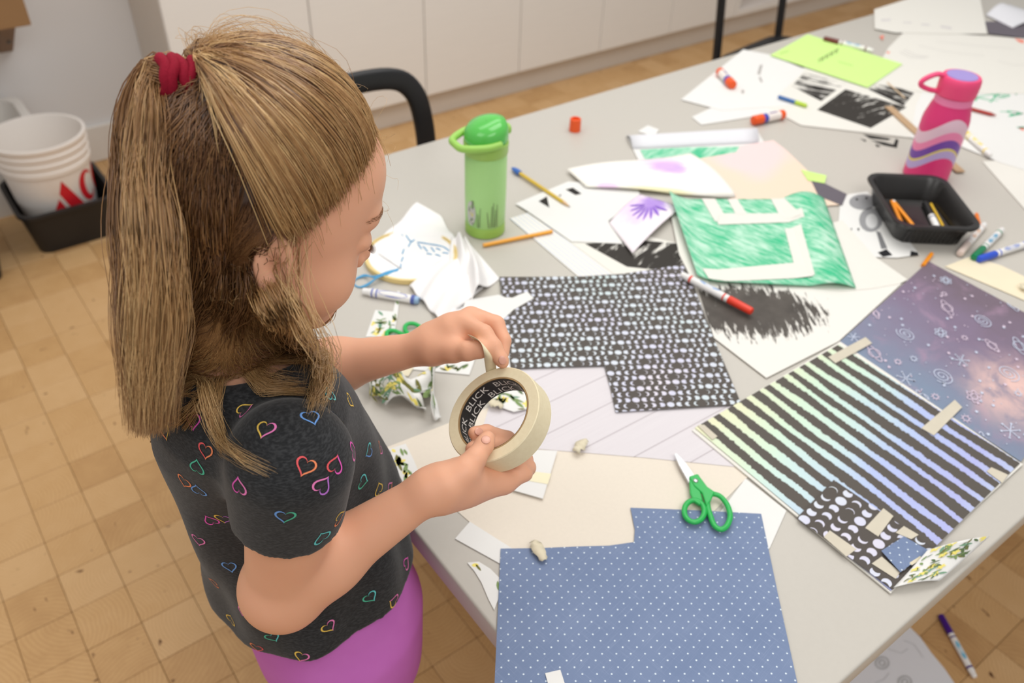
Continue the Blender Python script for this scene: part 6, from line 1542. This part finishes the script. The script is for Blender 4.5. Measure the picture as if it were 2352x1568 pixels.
# cap of hair lying on the scalp, under the strands
def front_face(p):
    q = ((p - HCn.astype(np.float32)) @ HNf.astype(np.float32)) / HS
    return -(q[..., 0] - (np.interp(q[..., 2], [-.06, -.02, .005, .03, .055, .085, .11], [-.026, -.022, -.008, .010, .029, .055, .082]).astype(np.float32))) * HS
CAP = [ellips(hd(*SKC), [(r + .0012) * HS for r in SKR], HN, .01), ball(hd(.046, 0, .048), .0464 * HS, .02), cone(hd(-.028, 0, -.03), hd(-.028, 0, -.07), .046, .036, .02), Prim(front_face, .002, 'sub'), ]
cvv, cff = sdf_mesh(CAP, (-.02, .42, 1.02), (.36, .74, 1.34), .003)
allv = np.concatenate([hvv, cvv]); allf = np.concatenate([hff, cff + len(hvv)]); tone = np.concatenate([htone, np.full(len(cvv), .05)])
s = SH('hair'); at_ = s.node('ShaderNodeAttribute'); at_.attribute_name = 'tone'
M_HAIR = s.done(s.ramp(at_.outputs['Fac'], [(0.0, lin((66, 40, 24))), (.33, lin((118, 80, 48))), (.62, lin((172, 128, 80))), (1.0, lin((232, 196, 140)))]), .28, .65)
hair = np_mesh('hair', allv, allf, M_HAIR, girl)
atr = hair.data.attributes.new('tone', 'FLOAT', 'POINT'); atr.data.foreach_set('value', tone.astype(np.float32)); hair['kind'] = 'stuff'
hair['label'] = 'long light-brown hair half tied up in a ponytail'
print('hair strands', sum(len(g[0]) for g in STR), 'faces', len(allf), time.time() - T_START)
# dark red hair tie wound four times
s = SH('red_hair_tie'); n1 = s.noise(s.coords('Object'), 900.0, 2.0); s.bump(n1, .4, .0006); M_TIE = s.done(s.mix(n1, lin((122, 12, 34)), lin((158, 24, 50))), .8, .2)
bm = bmesh.new(); qz = TW.to_track_quat('Z', 'Y').to_matrix().to_4x4()
for k, (z, r_, tilt) in enumerate(((-.012, .0112, .10), (-.0055, .0124, -.12), (.0005, .0122, .12), (.0065, .0124, -.08), (.0115, .0114, .05))):
    m_ = Matrix.Translation(TC + TW * (z + .004)) @ qz @ Matrix.Rotation(tilt, 4, 'X') @ Matrix.Rotation(tilt * 1.3, 4, 'Y')
    tube(bm, [m_ @ Vector((r_ * math.cos(a * .2618), r_ * math.sin(a * .2618), .0008 * math.sin(a * 1.3))) for a in range(24)], .0040, 10, True)
bm_obj('hair_tie', bm, M_TIE, girl, True)['label'] = 'dark red fabric hair tie'
# brow and lashes
bv_, bf_ = [], []
def hairlets(rows, name, mat):
    bm = bmesh.new()
    for a, b, c_, r_ in rows: tube(bm, [a, b, c_], [r_, r_ * .8, r_ * .2], 5)
    return bm_obj(name, bm, mat, girl, True)
body_bvh = BVHTree.FromPolygons([tuple(v) for v in bv.tolist()], [tuple(f) for f in bf.tolist()])
def onskin(p, lift): q, n_, _, _ = body_bvh.find_nearest(p); return q + n_ * lift
rows = []
for sy in (-1, 1):
    for k in range(60):
        t_ = k / 59; y = sy * (.014 + .034 * t_); p_ = hd(.095 - .02 * t_ * t_, y, .028 + .004 * math.sin(3 * t_) + random.uniform(-.0022, .0022))
        a = onskin(p_, .0002); rows.append((a, onskin(p_ + (HR3 @ Vector((-.001, sy * .003, .0006))), .0007), onskin(p_ + (HR3 @ Vector((-.002, sy * .006, .0002))), .0009), .00022))
hairlets(rows[:60], 'eyebrow', flat('brow_hair', (150, 112, 82), .6, .2)); hairlets(rows[60:], 'eyebrow', bpy.data.materials['brow_hair'])
rows = []
for sy in (-1, 1):
    for k in range(34):
        t_ = k / 33; ang_ = (t_ - .5) * 1.9; c_ = hd(.0768, sy * .031, .005)
        a = c_ + HR3 @ (Vector((.0126 * math.cos(ang_), sy * .0150 * math.sin(ang_), -.0035)) * HS)
        o_ = HR3 @ Vector((math.cos(ang_), sy * math.sin(ang_), -.15)); rows.append((a, a + o_ * .003, a + o_ * .0058 + Vector((0, 0, .0010)), .00020))
hairlets(rows[:34], 'eyelashes', flat('lash_hair', (120, 88, 70), .6, .2)); hairlets(rows[34:], 'eyelashes', bpy.data.materials['lash_hair'])
# eyes under the lowered lids
for sy in (-1, 1):
    c_ = hd(.0772, sy * .031, .003); bm = bmesh.new(); bmesh.ops.create_uvsphere(bm, u_segments=20, v_segments=14, radius=.0112 * HS, matrix=Matrix.Translation(c_))
    bm_obj('eye', bm, flat('eye_white', (236, 230, 226), .15, .5) if sy < 0 else bpy.data.materials['eye_white'], girl, True)

# fingernails of the thumbs and forefingers
M_NAIL = flat('nail', (226, 168, 146), .3, .5)
for (u, v, dp), (u2, v2, dp2), w_ in (((1119, 1004, .7605), (1113, 1018, .7575), .0048), ((1096, 991, .7795), (1108, 989, .785), .0044), ((1156, 832, .8065), (1152, 822, .807), .0042)):
    a, b = D(u, v, dp), D(u2, v2, dp2); x = (a - b).normalized(); n_ = (-CAMF - x * (-CAMF).dot(x)).normalized(); y = n_.cross(x)
    q, nn_, _, _ = body_bvh.find_nearest((a + b) / 2); n_ = nn_; x = (x - n_ * x.dot(n_)).normalized(); y = n_.cross(x)
    m_ = Matrix(((x.x * .0046, y.x * w_ * .9, n_.x * .0008, q.x), (x.y * .0046, y.y * w_ * .9, n_.y * .0008, q.y), (x.z * .0046, y.z * w_ * .9, n_.z * .0008, q.z), (0, 0, 0, 1)))
    bm = bmesh.new(); bmesh.ops.create_uvsphere(bm, u_segments=14, v_segments=8, radius=1.0, matrix=m_); bm_obj('fingernail', bm, M_NAIL, girl, True)

# ------------------------------------------------------------------ roll of masking tape in the right hand, its free end in the left
RC = D(1147, 962, .800); nrm = (CAMX * -.49 + CAMY * .49 - CAMF * .72).normalized()
e1 = (CAMX * .7071 + CAMY * .7071); e1 = (e1 - nrm * e1.dot(nrm)).normalized(); e2 = nrm.cross(e1)
RM = Matrix(((e1.x, e2.x, nrm.x, RC.x), (e1.y, e2.y, nrm.y, RC.y), (e1.z, e2.z, nrm.z, RC.z), (0, 0, 0, 1)))
RI, RO_, TWD = .0362, .0492, .0125
tr = empty('masking_tape_roll', RC, 'roll of cream masking tape held in the right hand', 'tape roll')
s = SH('masking_tape_roll_side'); o_ = s.coords('Object'); n1 = s.noise(o_, 260.0, 3.0)
M_ROLL = s.done(s.mix(n1, lin((226, 212, 176)), lin((238, 226, 194))), .6, .25)
bm = bmesh.new(); lathe(bm, [(RI + .0022, -TWD), (RO_ - .0008, -TWD), (RO_, -TWD + .0008), (RO_, TWD - .0008), (RO_ - .0008, TWD), (RI + .0022, TWD), (RI + .0022, -TWD)], 96, RM, False, False); bm_obj('tape_winding', bm, M_ROLL, tr, True, autosmooth=40)
bm = bmesh.new(); lathe(bm, [(RI + .0006, -TWD), (RI + .0021, -TWD), (RI + .0021, TWD), (RI + .0006, TWD), (RI + .0006, -TWD)], 80, RM, False, False); bm_obj('cardboard_core', bm, flat('core_board', (170, 140, 100), .8, .2), tr, True, autosmooth=40)
bm = bmesh.new(); lathe(bm, [(RI, -TWD + .0004), (RI, TWD - .0004)], 80, RM, False, False); liner = bm_obj('core_liner', bm, flat('core_liner_black', (38, 34, 32), .5, .3), tr, True)
def text_polys(txt, size):
    cu = bpy.data.curves.new('lettering', 'FONT'); cu.body = txt; cu.size = size; cu.resolution_u = 2
    ob = bpy.data.objects.new('lettering', cu); COL.objects.link(ob); bpy.context.view_layer.update()
    me = bpy.data.meshes.new_from_object(ob.evaluated_get(bpy.context.evaluated_depsgraph_get()))
    bm = bmesh.new(); bm.from_mesh(me); bpy.data.objects.remove(ob); bpy.data.curves.remove(cu); bpy.data.meshes.remove(me)
    bmesh.ops.subdivide_edges(bm, edges=[e for e in bm.edges if e.calc_length() > .003], cuts=2); bmesh.ops.triangulate(bm, faces=bm.faces[:])
    bm.verts.index_update(); vs_ = [v.co.copy() for v in bm.verts]; fs_ = [[v.index for v in f.verts] for f in bm.faces]; bm.free(); return vs_, fs_
tvs, tfs = text_polys('BLICK', .0115); wd_ = max(v.x for v in tvs)
M_TXT = flat('white_lettering', (226, 222, 216), .5, .3)
for row, zz in ((0, .0016), (1, -.0098)):
    for k in range(6):
        a0 = 1.047 * k + row * .35; vv = []
        for v in tvs:
            a = a0 - (v.x * 1.0) / RI; rr_ = RI - .0004; vv.append(RM @ Vector((rr_ * math.cos(a), rr_ * math.sin(a), zz + v.y)))
        mesh('lettering', vv, tfs, M_TXT, liner)
# free strip from the top of the roll up to the pinch
best = min(range(360), key=lambda a: proj(RM @ Vector((RO_ * math.cos(math.radians(a)), RO_ * math.sin(math.radians(a)), 0)))[1])
tp_ = None
cand_ = []
for a in range(0, 360, 2):
    q = RM @ Vector((RO_ * math.cos(math.radians(a)), RO_ * math.sin(math.radians(a)), 0)); tg = RM.to_3x3() @ Vector((-math.sin(math.radians(a)), math.cos(math.radians(a)), 0))
    uq, vq, _ = proj(q); cand_.append((abs(uq - 1130) + (0 if vq < 905 else 999), a))
a_t = min(cand_)[1]; q = RM @ Vector((RO_ * math.cos(math.radians(a_t)), RO_ * math.sin(math.radians(a_t)), 0))
path = catmull([q, q.lerp(D(1124, 816, .806), .5), D(1124, 816, .806), D(1117, 799, .808), D(1104, 788, .814), D(1088, 781, .822)], 6)
vv, ff = [], []
for i, p_ in enumerate(path):
    w_ = TWD * (1 if i < 8 else .9)
    for s_ in (-1, 0, 1): vv.append(p_ + nrm * (s_ * w_) + Vector((0, 0, 0)))
    if i:
        k = (i - 1) * 3; ff += [(k, k + 1, k + 4, k + 3), (k + 1, k + 2, k + 5, k + 4)]
o = mesh('free_tape_end', vv, ff, M_ROLL, tr, True); md = o.modifiers.new('thickness', 'SOLIDIFY'); md.thickness = .0003
print('all', time.time() - T_START)
